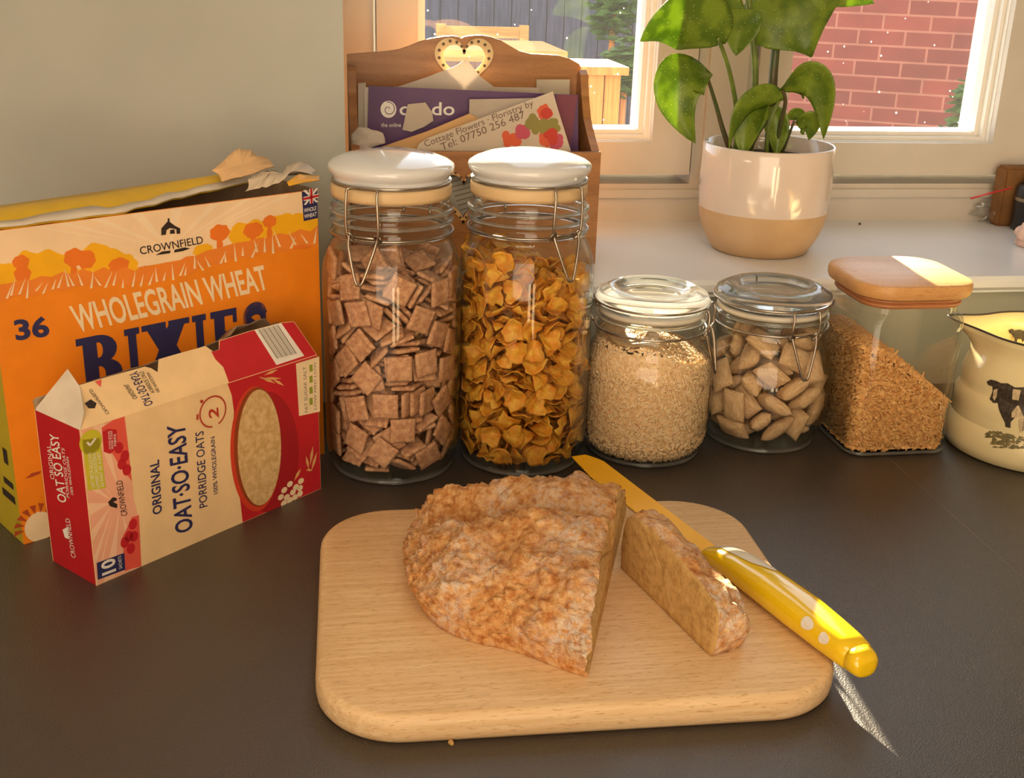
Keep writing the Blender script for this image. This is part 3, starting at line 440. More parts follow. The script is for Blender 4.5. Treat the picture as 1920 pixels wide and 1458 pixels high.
SIM_FLAKE = [tuple(int(v) for v in q.split(',')) for q in '''
189,189,134,69,-2,-5,-72 -70,122,133,91,-5,11,40 69,-186,131,93,3,7,-35 378,-205,127,13,-50,83,-22 -262,39,131,8,3,0,100 -310,-243,146,3,-34,-91,-22 107,-5,135,93,-5,14,35 60,419,183,96,25,-13,-1 415,-38,180,30,0,-21,-93
199,396,171,53,31,17,-77 -284,-138,158,25,0,-10,96 44,-297,206,63,44,-46,44 296,31,160,47,-34,16,80 -88,-68,104,17,-97,-18,3 -118,-223,107,17,-94,27,-6 336,237,167,97,8,-3,24 -292,221,162,16,-42,-89,-7 -226,-438,190,14,-19,-80,55
41,296,196,8,-57,31,76 -198,-63,199,20,78,59,6 178,-114,166,85,-12,19,-48 248,94,203,1,16,97,-17 -265,315,151,89,7,15,-42 -65,-340,188,82,26,-33,39 436,-17,266,89,2,24,-39 -128,338,155,27,-27,2,-93 264,-306,156,12,42,88,-15
460,-217,326,64,45,62,-4 -177,90,227,73,-12,-14,-66 -65,-100,227,88,1,-4,48 -61,279,187,36,21,-58,-70 30,87,180,41,6,14,90 -271,-296,237,65,-56,-49,13 185,-391,127,24,94,21,5 -422,179,154,21,43,-86,-17 -103,-228,302,24,75,-61,-7
255,316,225,61,0,-12,78 -156,380,208,37,79,-48,-9 279,-153,208,96,-20,7,-16 435,161,182,4,-67,-68,-30 5,116,261,85,5,-9,51 -267,323,245,10,52,84,13 68,-144,208,8,-63,75,20 -48,334,255,12,79,59,-11 1,-387,215,15,-57,56,57
131,224,175,35,33,87,-10 -458,-47,155,15,76,-59,-21 425,144,341,36,43,-77,-30 150,274,308,31,41,-17,-84 312,308,271,17,-98,12,6 -58,6,291,1,-74,68,4 340,181,318,16,91,-28,-27 -363,32,223,82,4,8,56 -380,-220,328,65,-46,-11,60
309,97,270,23,-62,-67,34 -326,-275,245,31,80,36,36 177,-354,296,32,59,6,-74 364,-347,287,30,-27,80,-45 -440,-171,256,76,20,51,35 171,5,264,75,-47,-17,-43 245,-178,345,95,-27,7,-15 110,471,269,14,6,93,32 148,-432,317,10,41,38,-82
-190,173,261,13,-19,97,5 -429,191,256,17,-82,-52,16 -109,-408,234,65,-38,57,-34 227,418,377,28,35,46,-77 -103,487,262,2,-22,52,83 37,-495,231,77,64,2,3 117,275,394,64,-20,-37,64 -190,-296,280,27,64,-34,-64 289,-269,270,24,84,43,22
77,-175,283,5,95,-26,-16 486,25,372,61,-40,-56,40 -480,-117,370,58,47,-62,-24 158,34,317,14,7,85,-51 -212,-33,337,88,9,-46,-4 77,-441,378,93,8,-24,25 347,-94,311,90,37,5,-21 -405,296,355,34,30,-80,-40 -60,303,341,8,28,92,27
163,112,355,66,63,41,-1 -348,81,288,9,82,-50,-26 -48,-303,361,15,-79,-59,-2 73,421,362,4,-34,-30,89 -281,-123,308,3,-37,-31,88 -477,97,423,41,-48,52,-57 331,245,388,9,27,-90,33 -330,182,383,39,29,11,86 441,-109,445,59,23,-48,-61
367,-302,478,37,-58,7,72 -1,425,373,5,74,62,26 -9,-82,342,4,-99,-12,-1 -33,162,336,15,-99,-6,4 -436,19,328,31,56,56,53 -382,-155,391,7,-81,-51,27 269,138,460,14,-4,-92,-36 -178,142,405,98,19,6,-4 308,-144,370,10,-8,-98,15
232,296,509,58,-29,-11,-75 106,-50,425,44,4,20,-87 -144,-464,406,65,-70,-8,-30 38,162,406,9,-58,81,3 -356,57,395,9,-86,46,20 -42,-418,375,18,-91,-31,-20 318,-24,442,8,-19,-20,-96 -228,271,345,8,79,-61,-3 -227,-332,448,28,-6,53,79
356,309,445,44,30,-83,18 -77,4,455,97,-21,0,-13 140,-92,490,89,28,35,-6 398,-4,465,11,58,-80,4 65,234,474,25,78,-57,-1 259,-379,446,52,29,-60,-53 144,401,516,60,-28,3,75 -185,-432,525,30,-21,-47,-80 -324,-399,387,40,58,41,-58
156,-270,403,20,-4,97,-14 -125,308,448,94,-8,-11,32 -82,-154,444,64,-32,3,69 405,124,530,38,25,20,86 -298,-12,464,92,25,22,-21 56,-239,462,97,-11,-20,-4 151,87,594,90,-43,0,-8 -22,85,495,59,-5,-9,-80 -54,-109,574,58,-58,42,38
350,306,575,55,81,4,-20 -215,181,506,3,-21,11,-97 88,-453,473,95,19,-14,21 -236,426,362,13,-26,66,-69 -260,-298,544,84,-15,-20,49 275,-178,470,3,-100,3,-3 -429,107,521,7,29,1,95 -509,-75,537,2,-71,7,70 38,21,535,31,66,-56,-39
418,-169,536,6,-44,88,-13 -326,284,487,24,26,9,93 36,-449,513,13,16,97,-9 262,205,604,0,-72,-64,26 30,-263,507,9,-84,-51,-12 -268,-94,492,75,34,25,-50 112,248,575,5,63,75,20 13,431,501,88,8,-26,-38 -157,-47,569,52,-77,30,21
225,-197,541,6,38,92,-8 -321,-150,482,37,-85,36,7 208,4,559,96,-27,2,-4 231,-355,559,97,-21,-9,4 -303,345,519,1,-90,-23,37 -193,-208,471,78,-20,-58,11 -148,454,479,55,17,57,-59 369,-217,677,10,-41,-90,-6 77,-266,617,97,8,-10,22
473,163,564,57,-53,5,-62 -105,75,527,13,-22,97,-3 446,-25,587,70,-5,1,-71 -47,411,552,35,36,-7,-86 -230,96,596,87,19,-4,-45 -387,175,532,23,-19,-95,10 -265,318,692,1,-86,-50,14 -397,-264,519,46,-19,-24,83
133,-382,601,10,-98,-18,-4 275,-327,665,25,83,-40,-29 -106,248,529,9,-79,61,4 348,-186,600,10,-74,66,4 331,29,636,89,-13,-3,43 -364,-186,606,96,-4,-5,26 -93,25,669,82,-8,36,44 -338,136,624,0,-50,-84,-19 -206,404,558,48,-30,-82,-11
-314,-328,621,88,15,9,-44 466,-42,668,67,-13,18,-71 -86,-420,549,9,68,70,-21 -426,-12,594,13,-77,-56,26 89,483,595,9,-38,-32,-86 -453,181,691,44,-43,56,-55 181,-115,642,36,-19,-1,91 383,184,652,11,23,-96,8 -324,320,653,39,37,-6,84
-257,22,779,67,-10,-1,74 -479,-31,711,8,74,-57,-34 -306,27,676,40,6,32,-85 -77,-256,671,67,-26,31,-62 359,-145,792,88,7,-25,41 33,151,619,15,97,-17,7 -124,-315,622,51,8,26,82 -92,308,635,55,-9,3,83 -389,196,785,48,70,-25,-46
194,-382,700,40,26,4,88 51,307,675,97,-21,7,6 -107,133,696,94,-31,0,11 -299,-303,677,15,53,-80,-25 193,-185,759,13,-41,88,-20 -367,-123,665,3,37,-91,-18 -212,-112,661,53,-17,-32,77 236,-36,694,9,5,98,19 236,393,574,28,83,38,-28
-242,-118,711,3,-54,-84,0 134,455,689,4,30,21,93 -60,506,706,37,-33,70,51 429,-69,791,90,27,-19,-27 57,-56,673,30,-36,79,39 247,90,689,11,-61,78,5 15,-389,696,1,-38,76,53 61,72,724,22,-74,-61,-19 78,-196,701,78,18,1,-60
-184,-226,767,5,72,63,31 429,50,758,21,12,-4,97 -162,388,707,18,-17,-86,44 -95,-226,809,57,-39,-47,56 257,139,768,20,93,32,-2 -135,-495,735,54,49,-51,45 26,-506,698,15,26,-56,77 209,309,728,28,12,5,95 -176,239,691,54,2,-28,-79
-10,-301,737,68,-4,73,-12 237,-54,803,24,25,93,9 -3,384,740,14,-30,-60,73 -245,267,798,35,-15,1,-93 87,209,713,22,-91,34,10 -49,349,804,9,-83,55,8 -105,204,779,45,22,9,86 37,-201,775,38,-24,-25,86 -337,57,886,34,-9,56,75
203,-398,788,10,15,24,-95 129,58,806,9,-60,79,-5 -397,-228,713,5,86,33,40 -382,-136,802,27,38,87,15 16,157,864,67,54,50,-5 -88,-83,850,50,65,-40,41 367,-318,763,83,35,5,43 431,4,856,32,89,33,-1 -45,-422,865,83,12,7,54
-432,46,789,38,85,-17,-33 375,239,753,46,85,15,-19 -6,356,918,43,87,-22,2 -288,-408,814,14,73,8,-66 -132,116,996,16,-23,46,-84 170,230,884,10,-86,-50,-5 472,101,1009,68,21,-70,-6 213,261,833,24,-7,20,95 -451,-22,888,31,16,84,41
356,-129,888,49,-86,-15,1 311,390,730,74,-52,-7,-42 -305,333,823,13,8,88,-46 -282,-104,866,68,8,-43,59 469,172,812,29,-63,-38,-61 249,418,837,10,-31,-64,69 175,-121,897,36,-42,-12,82 331,113,893,19,-95,-23,-6
101,-446,794,31,-59,-71,-22 -314,-298,873,5,-56,40,-72 -386,-250,945,42,-34,84,-3 -211,388,854,28,66,-63,29 482,-161,946,26,-56,30,-72 132,389,802,18,80,48,-30 -2,248,868,70,47,-29,46 329,-278,844,11,-96,21,13
-85,255,963,42,-10,71,56 60,-134,836,5,-81,56,-18 319,-230,935,17,-95,-24,-9 433,-142,1153,27,-48,-36,76 -178,-404,765,19,66,53,-50 -221,188,867,97,17,8,18 250,22,1049,64,14,30,70 -444,119,935,58,-16,-36,-71
-199,-366,872,18,76,-62,7 -153,22,881,23,-15,76,-58 1,-476,1053,96,28,-4,2 -126,-443,938,13,98,-10,-13 378,302,921,28,69,19,-64 8,-271,949,94,4,-13,31 -88,26,1016,34,32,-13,87 420,141,1065,53,3,68,-50 97,36,917,39,88,-27,-9
97,-115,962,94,-5,-13,-32 250,-409,912,86,34,-15,36 -124,462,897,62,75,-21,9 127,-290,901,92,30,-21,17 294,294,920,16,-54,-45,70 -319,203,949,5,-11,85,-52 -226,-241,931,92,-25,24,-16 -442,246,972,54,-59,6,60
-487,139,1076,62,-38,-67,-11 192,-120,1062,86,-30,-29,-29 184,367,974,12,9,-25,-96 -243,-93,1055,56,53,63,11 360,-255,1039,23,10,17,-95 -287,-324,1127,63,-32,-11,70 -413,-159,876,25,-16,93,22 -101,-184,958,96,-24,-9,-9
387,-11,948,9,-20,96,-16 -216,147,919,4,48,-68,-56 -229,-340,1012,43,6,-1,90 190,37,956,13,93,-23,-27 -336,52,1003,0,-63,78,3 472,-74,1065,44,68,-37,-47 85,432,1015,83,-20,-9,-52 -30,438,1080,63,8,-58,-50 350,23,1108,76,35,7,53
147,197,988,80,20,-23,51 -233,421,988,6,15,-64,75 -219,-162,986,7,30,93,-19 169,205,1107,78,17,-41,45 55,492,902,1,9,46,88 -194,-390,1060,28,-78,55,-8 29,111,1056,94,-26,5,-23 -481,-63,1013,69,-1,-42,60 -17,-81,994,1,-98,-18,-1
164,102,1103,6,-98,18,-1 -286,337,1009,1,1,-28,-96 165,-427,980,24,-4,14,-96 271,332,1074,97,-7,4,23 -382,91,1120,27,25,-6,93 73,-303,1054,85,-5,18,-50 348,185,1073,15,-42,33,-83 42,-439,909,1,-67,64,37 -121,-131,1043,1,79,-61,-6
-41,18,841,29,18,88,-32 348,230,1250,28,-55,-71,-34 -86,-319,1046,66,-5,22,-72 -144,-475,1164,87,41,-28,1 -366,-71,1077,21,-52,82,13 -140,-178,1166,92,-12,5,-37 281,-365,1151,92,17,-4,35 -329,336,1080,22,-92,-28,13
133,-243,1174,45,86,-12,20 -161,375,1152,17,-26,95,10 -507,72,1296,71,4,-69,11 -67,-316,1117,9,-26,-95,17 495,39,1192,62,-38,30,-61 -440,-208,1057,56,-2,-40,73 1,-114,1157,30,-11,-11,-94 169,454,1066,17,5,33,93
-205,-267,1221,60,16,-2,-78 351,-255,1128,0,-36,-5,93 184,-257,1070,46,-76,-15,43 -403,25,1193,82,1,5,-58 -3,-450,1140,53,-84,11,-6 502,32,1321,73,-5,59,-34 -242,134,1089,8,70,-71,-4 84,-76,1061,5,-72,68,-14
-106,503,1120,47,-70,26,47 -369,-185,1129,8,-78,-61,-14 -329,-301,1171,1,-88,-29,-38 -100,-13,1146,12,4,-46,-88 -4,493,1234,13,-7,-90,-42 247,-414,1060,25,-9,30,-91 303,307,1129,4,-6,-97,21 -495,-92,1227,59,-26,-50,58
-20,-325,1224,58,13,26,76 -97,335,1034,20,30,59,72 162,406,1162,89,1,-7,-45 340,-138,1171,44,24,-36,-78 74,269,1080,54,-24,80,-3 -477,-85,1365,66,-10,-35,66 350,40,1204,27,92,-20,-22 182,-309,1262,35,-22,78,47
-47,144,1140,25,1,14,96 63,-147,1192,13,96,20,-13 -287,-107,1316,34,20,-8,92 -306,-68,1246,80,-9,36,-47 140,-387,1166,40,-79,-1,-46 -102,-67,1265,95,-5,-23,22 197,190,1232,64,23,21,-70 -99,-136,1304,34,-88,33,8
-196,24,1421,64,-21,-60,-43 -210,81,1191,60,-80,9,0 -297,3,1388,15,56,-66,47 33,301,1160,27,-33,90,4 -383,49,1286,9,-47,-4,-88 19,97,1201,13,57,81,7 54,20,1379,88,11,38,-26 193,-20,1192,91,5,12,40 125,-471,1261,91,38,0,14
160,105,1227,7,-96,-8,-26 -202,253,1167,24,29,90,22 292,406,1342,48,-37,50,62 -80,166,1311,33,63,-44,55 -388,215,1205,46,-31,-25,-80 -436,-261,1271,3,71,3,-71 171,107,1356,95,0,26,18 -251,-319,1316,19,52,-83,0
324,-220,1284,60,-13,9,78 377,-142,1308,10,-95,-13,27 407,265,1220,61,68,-23,-33 -361,-271,1317,39,-51,-73,24 -109,324,1232,17,87,-45,-15 508,-43,1476,32,64,7,69 146,-199,1314,50,-20,26,80 320,-345,1218,17,-31,92,-18
40,176,1299,22,-18,74,-61 -123,-84,1488,33,-25,62,66 32,-4,1285,74,13,2,-66 -345,122,1341,37,71,56,-20 -138,32,1324,22,25,-52,-78 455,-112,1349,47,-23,-84,12 -286,-175,1423,27,7,-7,-96 -208,-400,1270,4,-2,-18,98
-390,300,1258,80,-40,-13,43 -207,140,1298,46,-26,51,67 268,-78,1198,5,53,-84,-8 -26,425,1391,72,35,-53,-27 -212,436,1299,91,-34,-3,23 -287,303,1241,49,-41,-24,73 247,-65,1294,7,-100,2,-2 -19,120,1456,78,39,18,45
391,-187,1463,85,28,-44,8 -49,346,1321,93,-6,31,-19 -20,-503,1347,35,25,78,-46 217,237,1393,55,-4,14,-82 99,295,1342,84,50,18,13 -164,-196,1346,15,-95,27,3 365,-341,1406,44,-4,51,-73 240,380,1248,85,-26,-21,-41
-339,262,1365,64,-12,11,75 -138,-241,1418,6,-89,29,33 100,488,1289,42,-32,-74,-42 417,257,1378,6,51,75,42 396,117,1303,88,-35,-29,-10 297,120,1359,22,-77,-59,-5 -42,-321,1311,46,-17,-5,-87 -408,207,1408,22,-80,39,-41
-171,175,1391,16,50,-80,30 -172,-486,1335,50,46,-52,51 -50,-48,1492,52,53,-43,51 116,-217,1462,64,-15,-66,-36 -513,29,1572,1,-71,-16,68 -25,-326,1363,20,-92,-17,30 256,-287,1421,56,35,-5,75 -208,-376,1424,64,-8,16,75
70,-85,1389,29,37,-33,82 -173,459,1409,28,-18,-42,-84 -475,-126,1452,23,76,-48,-37 28,-147,1402,52,-44,-69,-23 213,419,1463,41,80,34,-28 138,392,1325,36,3,64,-68 -103,-255,1532,72,-23,-3,-65 334,70,1428,53,-84,-12,0
257,-76,1461,31,50,80,11 -292,-331,1476,84,2,-13,-53 -270,366,1417,1,8,78,-62 -199,263,1441,6,45,60,-66 -91,-414,1483,60,-20,5,-77 167,-432,1340,17,97,18,7 -301,303,1485,53,-67,52,-5 249,-106,1379,16,-39,89,-18
163,-434,1536,44,-26,35,79 98,437,1540,16,70,64,-28 100,-420,1438,98,-17,9,10 -96,290,1435,17,88,-7,-44 458,87,1525,73,-42,-43,33 340,215,1431,4,-86,51,2 381,182,1529,12,5,-78,-61 -433,-275,1495,26,74,-3,-62
-302,-361,1605,50,-46,73,5 123,327,1456,32,91,28,6 27,330,1511,5,-42,90,-7 -228,-73,1551,15,97,9,18 171,199,1441,11,65,73,17 -301,-190,1486,15,89,-39,19 337,-354,1522,81,40,-4,42 256,48,1575,46,80,-21,30 -51,51,1530,15,13,-96,20
141,-36,1475,16,73,64,-14 318,-78,1588,21,-25,94,8 -218,109,1488,14,-34,88,-31 -223,-241,1596,5,-3,3,100 436,81,1662,39,-14,74,53 -212,439,1576,68,67,25,15 14,-432,1519,6,54,-79,31 140,119,1562,25,-81,33,42
-297,223,1591,41,-63,-42,-51 -163,-404,1562,21,-11,10,97 358,-52,1548,58,-26,-32,71 -91,484,1497,90,-37,-23,-2 28,-228,1510,46,-30,24,-80 -330,154,1725,73,-32,57,-18 -18,-161,1573,16,38,-91,-7 343,-238,1559,69,68,12,-19
41,122,1523,15,93,-20,-28 -330,68,1504,12,89,24,37 178,-82,1572,26,-83,48,-13 175,-313,1511,15,17,-38,90 -459,85,1509,57,-26,-47,62 -130,-426,1664,5,-41,-71,57 393,3,1711,22,-26,-90,-28 -419,239,1614,68,34,65,-2
53,-422,1621,41,84,33,12 -203,49,1620,16,99,5,-2 -123,247,1590,26,-20,-1,-95 -352,-197,1642,31,-40,55,-67 332,300,1494,2,-97,16,-18 -177,72,1693,30,91,28,-8 39,-339,1651,53,78,33,8 -367,354,1671,63,-6,-75,-21
-287,-292,1764,49,-74,38,-27 269,-100,1684,26,-65,-69,19 466,-98,1633,59,-69,-27,33 214,261,1548,5,-37,92,13 140,-137,1625,3,50,82,27 403,-181,1932,32,-38,-86,15 -254,355,1637,12,-80,19,57 -199,-473,1675,67,31,-62,26
50,227,1623,87,8,-4,49 -347,-48,1672,48,-36,-72,-34 251,-345,1611,83,28,9,-47 35,-103,1702,97,11,-3,-22 -453,32,1718,27,-63,-26,68 -375,75,1632,50,-70,46,-24 233,199,1688,11,11,94,-31 21,22,1629,5,-85,49,18
-437,-104,1565,20,-84,2,50 290,387,1641,43,-26,40,77 -227,239,1800,87,37,32,1 119,495,1658,74,-41,49,22 446,165,1700,48,-56,61,28 -340,-348,1789,23,40,61,65 401,-257,1671,56,8,36,-74 320,231,1606,17,96,20,-14
-95,383,1611,87,-20,-3,46 169,-382,1728,82,-31,20,-43 130,-238,1702,81,47,32,-13 -130,392,1665,10,-85,-49,14 -485,46,1785,38,-54,45,-60 0,233,1665,17,-98,-2,-13 122,-458,1662,62,-54,11,55 -9,158,1932,26,-5,32,-91
105,26,1887,11,95,-27,6 -265,-58,1758,17,9,-78,-60 362,323,1814,36,20,28,87 226,458,1737,57,-17,73,32 -241,332,1776,9,-21,21,-95 -434,-181,1815,11,67,63,-37 260,74,1688,14,54,-63,53 -82,-305,1689,82,-53,-4,23
-80,-455,1790,20,-15,-94,22 421,278,1666,53,-59,-15,-59 -195,140,1769,67,74,-11,-6 265,-331,1688,16,-41,-89,6 102,360,1691,57,59,-53,-22 -67,230,1728,17,78,38,47 45,88,1719,18,97,16,-4 49,-434,1827,21,-16,1,-97
-111,-63,1708,28,58,-18,74 -199,-212,1647,6,-100,6,-4 183,339,1771,55,52,-27,-60 -310,65,1829,92,35,14,7 -22,-152,1754,51,9,-33,79 164,57,1795,17,60,-73,29 -45,39,1813,15,54,-83,2 -231,45,1895,97,22,-12,7 190,203,1868,21,-85,-48,7
-261,-107,1916,35,7,-8,93 -231,-218,1754,81,10,8,-58 491,62,1866,68,5,50,53 -4,369,1792,91,38,-8,-14 103,-33,1737,49,86,-4,-14 355,105,1841,70,-16,-12,-68 -446,-84,1877,46,17,-87,1 49,-268,1857,56,-57,-58,-13
336,-49,1932,49,13,-27,82 -420,207,1826,29,-57,-7,77 -105,-190,1800,57,24,-65,44 -22,451,1706,63,68,-21,-30 -379,315,1895,75,-46,-2,47 84,-92,1819,20,-23,-85,-43 373,228,1886,28,38,-86,-22 -193,-281,1841,21,83,46,-23
82,209,1766,5,99,-6,8 479,-126,1777,10,-63,61,-47 122,455,1915,91,-25,30,-11 -471,-179,1694,50,-31,-76,29 -293,110,1935,28,57,76,14 224,384,1934,21,87,40,-22 286,-117,1918,13,44,64,61 30,-425,1914,21,-19,-17,-95
-358,-248,1972,29,7,94,18 -261,-432,1888,55,74,0,-39 -158,280,1839,6,89,39,-22 -111,-251,1923,1,2,100,4 402,-84,1823,8,-52,85,-6 -485,80,1901,39,-64,-44,49 127,298,1851,10,84,-49,-18 2,239,1847,12,48,-84,-22
287,296,1925,90,-2,29,34 335,-337,1861,89,12,38,24 327,-281,1752,14,2,-98,-14 198,-349,1823,32,-65,-68,11 6,490,1891,84,-34,39,18 -63,-307,1796,8,45,-69,56 370,-278,1928,16,-54,-12,-82 217,-464,1885,21,58,-34,71
-287,-260,1922,20,38,89,12 285,-75,1772,21,-40,-89,-1 -170,452,1825,4,24,-67,70 -100,-76,1945,37,24,8,89 -92,358,1899,42,-24,-5,-87 464,144,1942,57,17,31,74 176,-184,1812,25,-38,-79,-41
'''.split()]
SIM_MINI = [tuple(int(v) for v in q.split(',')) for q in '''
87,99,146,96,0,0,29 -152,-76,156,96,1,-4,29 276,-130,159,22,-5,1,98 371,123,241,68,28,-13,67 -190,274,188,80,11,16,-57 16,-381,241,41,-38,12,82 176,289,262,21,62,-74,14 -291,74,230,23,31,24,-89 -344,-231,211,42,21,39,79
145,-122,286,5,-4,100,-2 -13,288,233,16,-53,3,-83 193,-336,280,27,-74,-5,-62 429,20,328,28,-68,-67,-13 -5,481,374,55,-60,45,36 -384,-308,452,71,-23,62,24 242,362,371,92,-26,0,-29 -283,-58,329,89,36,-16,-24
405,-246,366,39,-23,76,-45 201,414,511,23,95,-22,0 -453,-47,427,65,4,-39,65 -137,-346,300,5,-59,70,-40 455,5,502,68,17,-2,71 -251,-13,536,83,-32,18,42 -255,-246,460,5,49,45,75 130,51,344,68,73,12,-4 -396,193,341,59,-60,-3,53
-39,-199,433,72,-38,17,-55 233,104,529,77,-11,18,60 -68,177,421,45,5,11,-89 206,-118,457,99,-8,9,6 97,197,606,57,17,-47,-65 -219,367,420,73,17,-46,-49 -29,-126,607,26,-7,6,96 -58,385,607,45,-25,-20,83 -320,333,538,17,44,-20,-86
222,-404,533,23,-20,93,-19 10,71,763,73,15,-49,46 -371,157,613,86,51,7,4 -233,-306,660,32,-81,-45,20 397,177,649,55,-13,24,78 -125,351,728,74,24,-22,-58 -72,-455,502,2,28,13,95 174,393,749,38,17,-86,30 -228,-8,719,60,-23,29,71
100,-413,634,4,29,-14,-95 361,-152,623,34,-89,30,-1 -218,114,843,43,11,-75,-48 -86,-362,750,85,-41,28,19 313,267,843,81,-33,47,10 -47,362,933,16,-22,-75,-61 34,-181,773,20,12,0,97 -335,257,817,21,-40,72,-52 -447,-84,664,9,71,51,48
105,-368,905,22,-9,-80,-55 233,29,753,50,32,-36,-72 -238,-219,894,19,84,39,33 320,-255,775,31,-57,-60,-46 160,-216,990,6,25,82,-51 -171,-302,1034,30,24,-25,89 308,67,965,17,-1,-79,59 -126,170,1023,6,-58,66,-48
-57,-27,926,12,93,-33,8 314,-87,980,56,-30,54,55 162,267,1041,45,14,-29,-83
'''.split()]

# ================================================================ jars
def ringpath(c, r, z, n=48): return [(c[0]+r*math.cos(2*PI*k/n), c[1]+r*math.sin(2*PI*k/n), z) for k in range(n)]
def latch(root, c, phi, rn, zlid, zneck, drop, half=.0135, wire=.0011):
    # phi: bearing of the clip seen from the jar's axis; (lateral, out, up) -> world
    o = Vector((math.cos(phi), math.sin(phi), 0)); s = Vector((-math.sin(phi), math.cos(phi), 0))
    P = lambda l, r, z: Vector((c[0], c[1], 0))+s*l+o*r+Vector((0, 0, z))
    bm = newbm()
    pts = [P(-half*.7, rn+.003, zneck-.004), P(-half, rn+.006, zneck+.004), P(-half*.95, rn+.0065, zlid-.006), P(-half*.8, rn+.004, zlid), P(half*.8, rn+.004, zlid), P(half*.95, rn+.0065, zlid-.006), P(half, rn+.006, zneck+.004), P(half*.7, rn+.003, zneck-.004)]
    tube(bm, smoothpath(pts, 4), wire, 8); cw = link('clip_wire', bm, M_steel, root, smooth=True)
    bm = newbm()
    pts = [P(-half*.9, rn+.004, zneck+.002), P(-half*.8, rn+.008, zneck-.008), P(-half*.25, rn+.013, zneck-drop+.003), P(0, rn+.0135, zneck-drop), P(half*.25, rn+.013, zneck-drop+.003), P(half*.8, rn+.008, zneck-.008), P(half*.9, rn+.004, zneck+.002)]
    tube(bm, smoothpath(pts, 4), wire*1.1, 8); link('clip_lever', bm, M_steel, cw, smooth=True)
    bm = newbm()
    for sg in (-1, 1):
        pts = [P(sg*half*(.9+.18*math.cos(a)), rn+.004+.002*math.sin(a), zneck+.0035*math.sin(a)) for a in [k*PI/6 for k in range(14)]]
        tube(bm, pts, wire*.9, 6)
    tube(bm, [P(-half*.9, rn+.003, zneck), P(half*.9, rn+.003, zneck)], wire*.9, 6)
    link('clip_coil', bm, M_steel, cw, smooth=True)
def hinge(root, c, phi, rn, zlid, zneck):
    o = Vector((math.cos(phi), math.sin(phi), 0)); s = Vector((-math.sin(phi), math.cos(phi), 0))
    P = lambda l, r, z: Vector((c[0], c[1], 0))+s*l+o*r+Vector((0, 0, z))
    bm = newbm(); tube(bm, smoothpath([P(-.012, rn+.002, zneck), P(-.012, rn+.007, (zlid+zneck)/2), P(-.010, rn+.004, zlid), P(.010, rn+.004, zlid), P(.012, rn+.007, (zlid+zneck)/2), P(.012, rn+.002, zneck)], 4), .0011, 8)
    link('hinge_wire', bm, M_steel, root, smooth=True)
def glass_body(root, c, outer, th=.0015, base=.0035):
    inner = [(max(r-th, 0.0), z) for r, z in outer if z > base*1.2]
    prof = [(0, .002), (outer[0][0]*.6, .0015)] + outer + inner[::-1] + [(inner[0][0]*.9, base), (0, base+.001)]
    bm = newbm(); lathe(bm, prof, 72, c); return link('glass_body', bm, M_jar, root, smooth=True)
def facing(c, off):  # bearing that faces the camera, turned by off degrees (positive = to its right in view)
    return math.atan2(-c[1], -c[0])+math.radians(off)

J1, J2, J3, J4 = (.0592, .939), (.1720, .944), (.2860, .951), (.4040, .9690)
TALL = [(.044, .000), (.050, .003), (.0555, .012), (.057, .024), (.057, .165), (.0555, .176), (.052, .186), (.0485, .193), (.0472, .1965), (.0496, .1985), (.0496, .2015), (.0472, .2035), (.0470, .2065), (.0494, .2085), (.0494, .2115), (.0470, .2135), (.0490, .2160), (.0490, .2200), (.0466, .2220), (.0466, .2255)]
TALL = [(r, z*1.028) for r, z in TALL]; Z_ = .0078   # lid stands a touch higher
def tall_jar(c, label, off):
    r = thing('storage_jar', label, 'jar', (c[0], c[1], 0), 'tall clip-top cereal jars'); C3 = (c[0], c[1], Z_)
    glass_body(r, (c[0], c[1], 0), TALL)
    bm = newbm()
    for z in (.2055, .2150, .2235): tube(bm, ringpath(c, .0488, z), .0017, 8, closed=True)
    link('neck_rim', bm, M_rimglass, r, smooth=True)
    bm = newbm(); tube(bm, ringpath(c, .0500, .0026, 64), .0018, 8, closed=True); link('base_highlight', bm, M_rimglass, r, smooth=True)  # last ring added to paint in the pale highlight along the base
    bm = newbm(); lathe(bm, [(.0440, .226), (.0476, .226), (.0482, .229), (.0482, .234), (.0474, .2365), (.0440, .2365)], 64, C3, close=True); link('rubber_seal', bm, M_seal, r, smooth=True)
    bm = newbm(); lathe(bm, [(0, .2366), (.0455, .2366), (.0468, .2385), (.0462, .241), (.0480, .2435), (.0500, .2465), (.0506, .2492), (.0498, .2512), (.046, .2538), (.037, .2572), (.024, .2598), (.010, .2610), (0, .2612)], 72, C3)
    link('lid', bm, M_ceramic, r, smooth=True)
    bm = newbm(); tube(bm, ringpath(c, .0498, .2061), .0011, 8, closed=True); tube(bm, ringpath(c, .0474, .2463), .0010, 8, closed=True); link('neck_wire', bm, M_steel, r, smooth=True)
    latch(r, c, facing(c, off), .0475, .2463, .2087, .035); hinge(r, c, facing(c, off+180), .0475, .2463, .2087)
    return r
tall_jar(J1, 'tall glass clip-top jar with white lid, holding brown square cereal', -25)
tall_jar(J2, 'tall glass clip-top jar with white lid, holding golden corn flakes', 36)

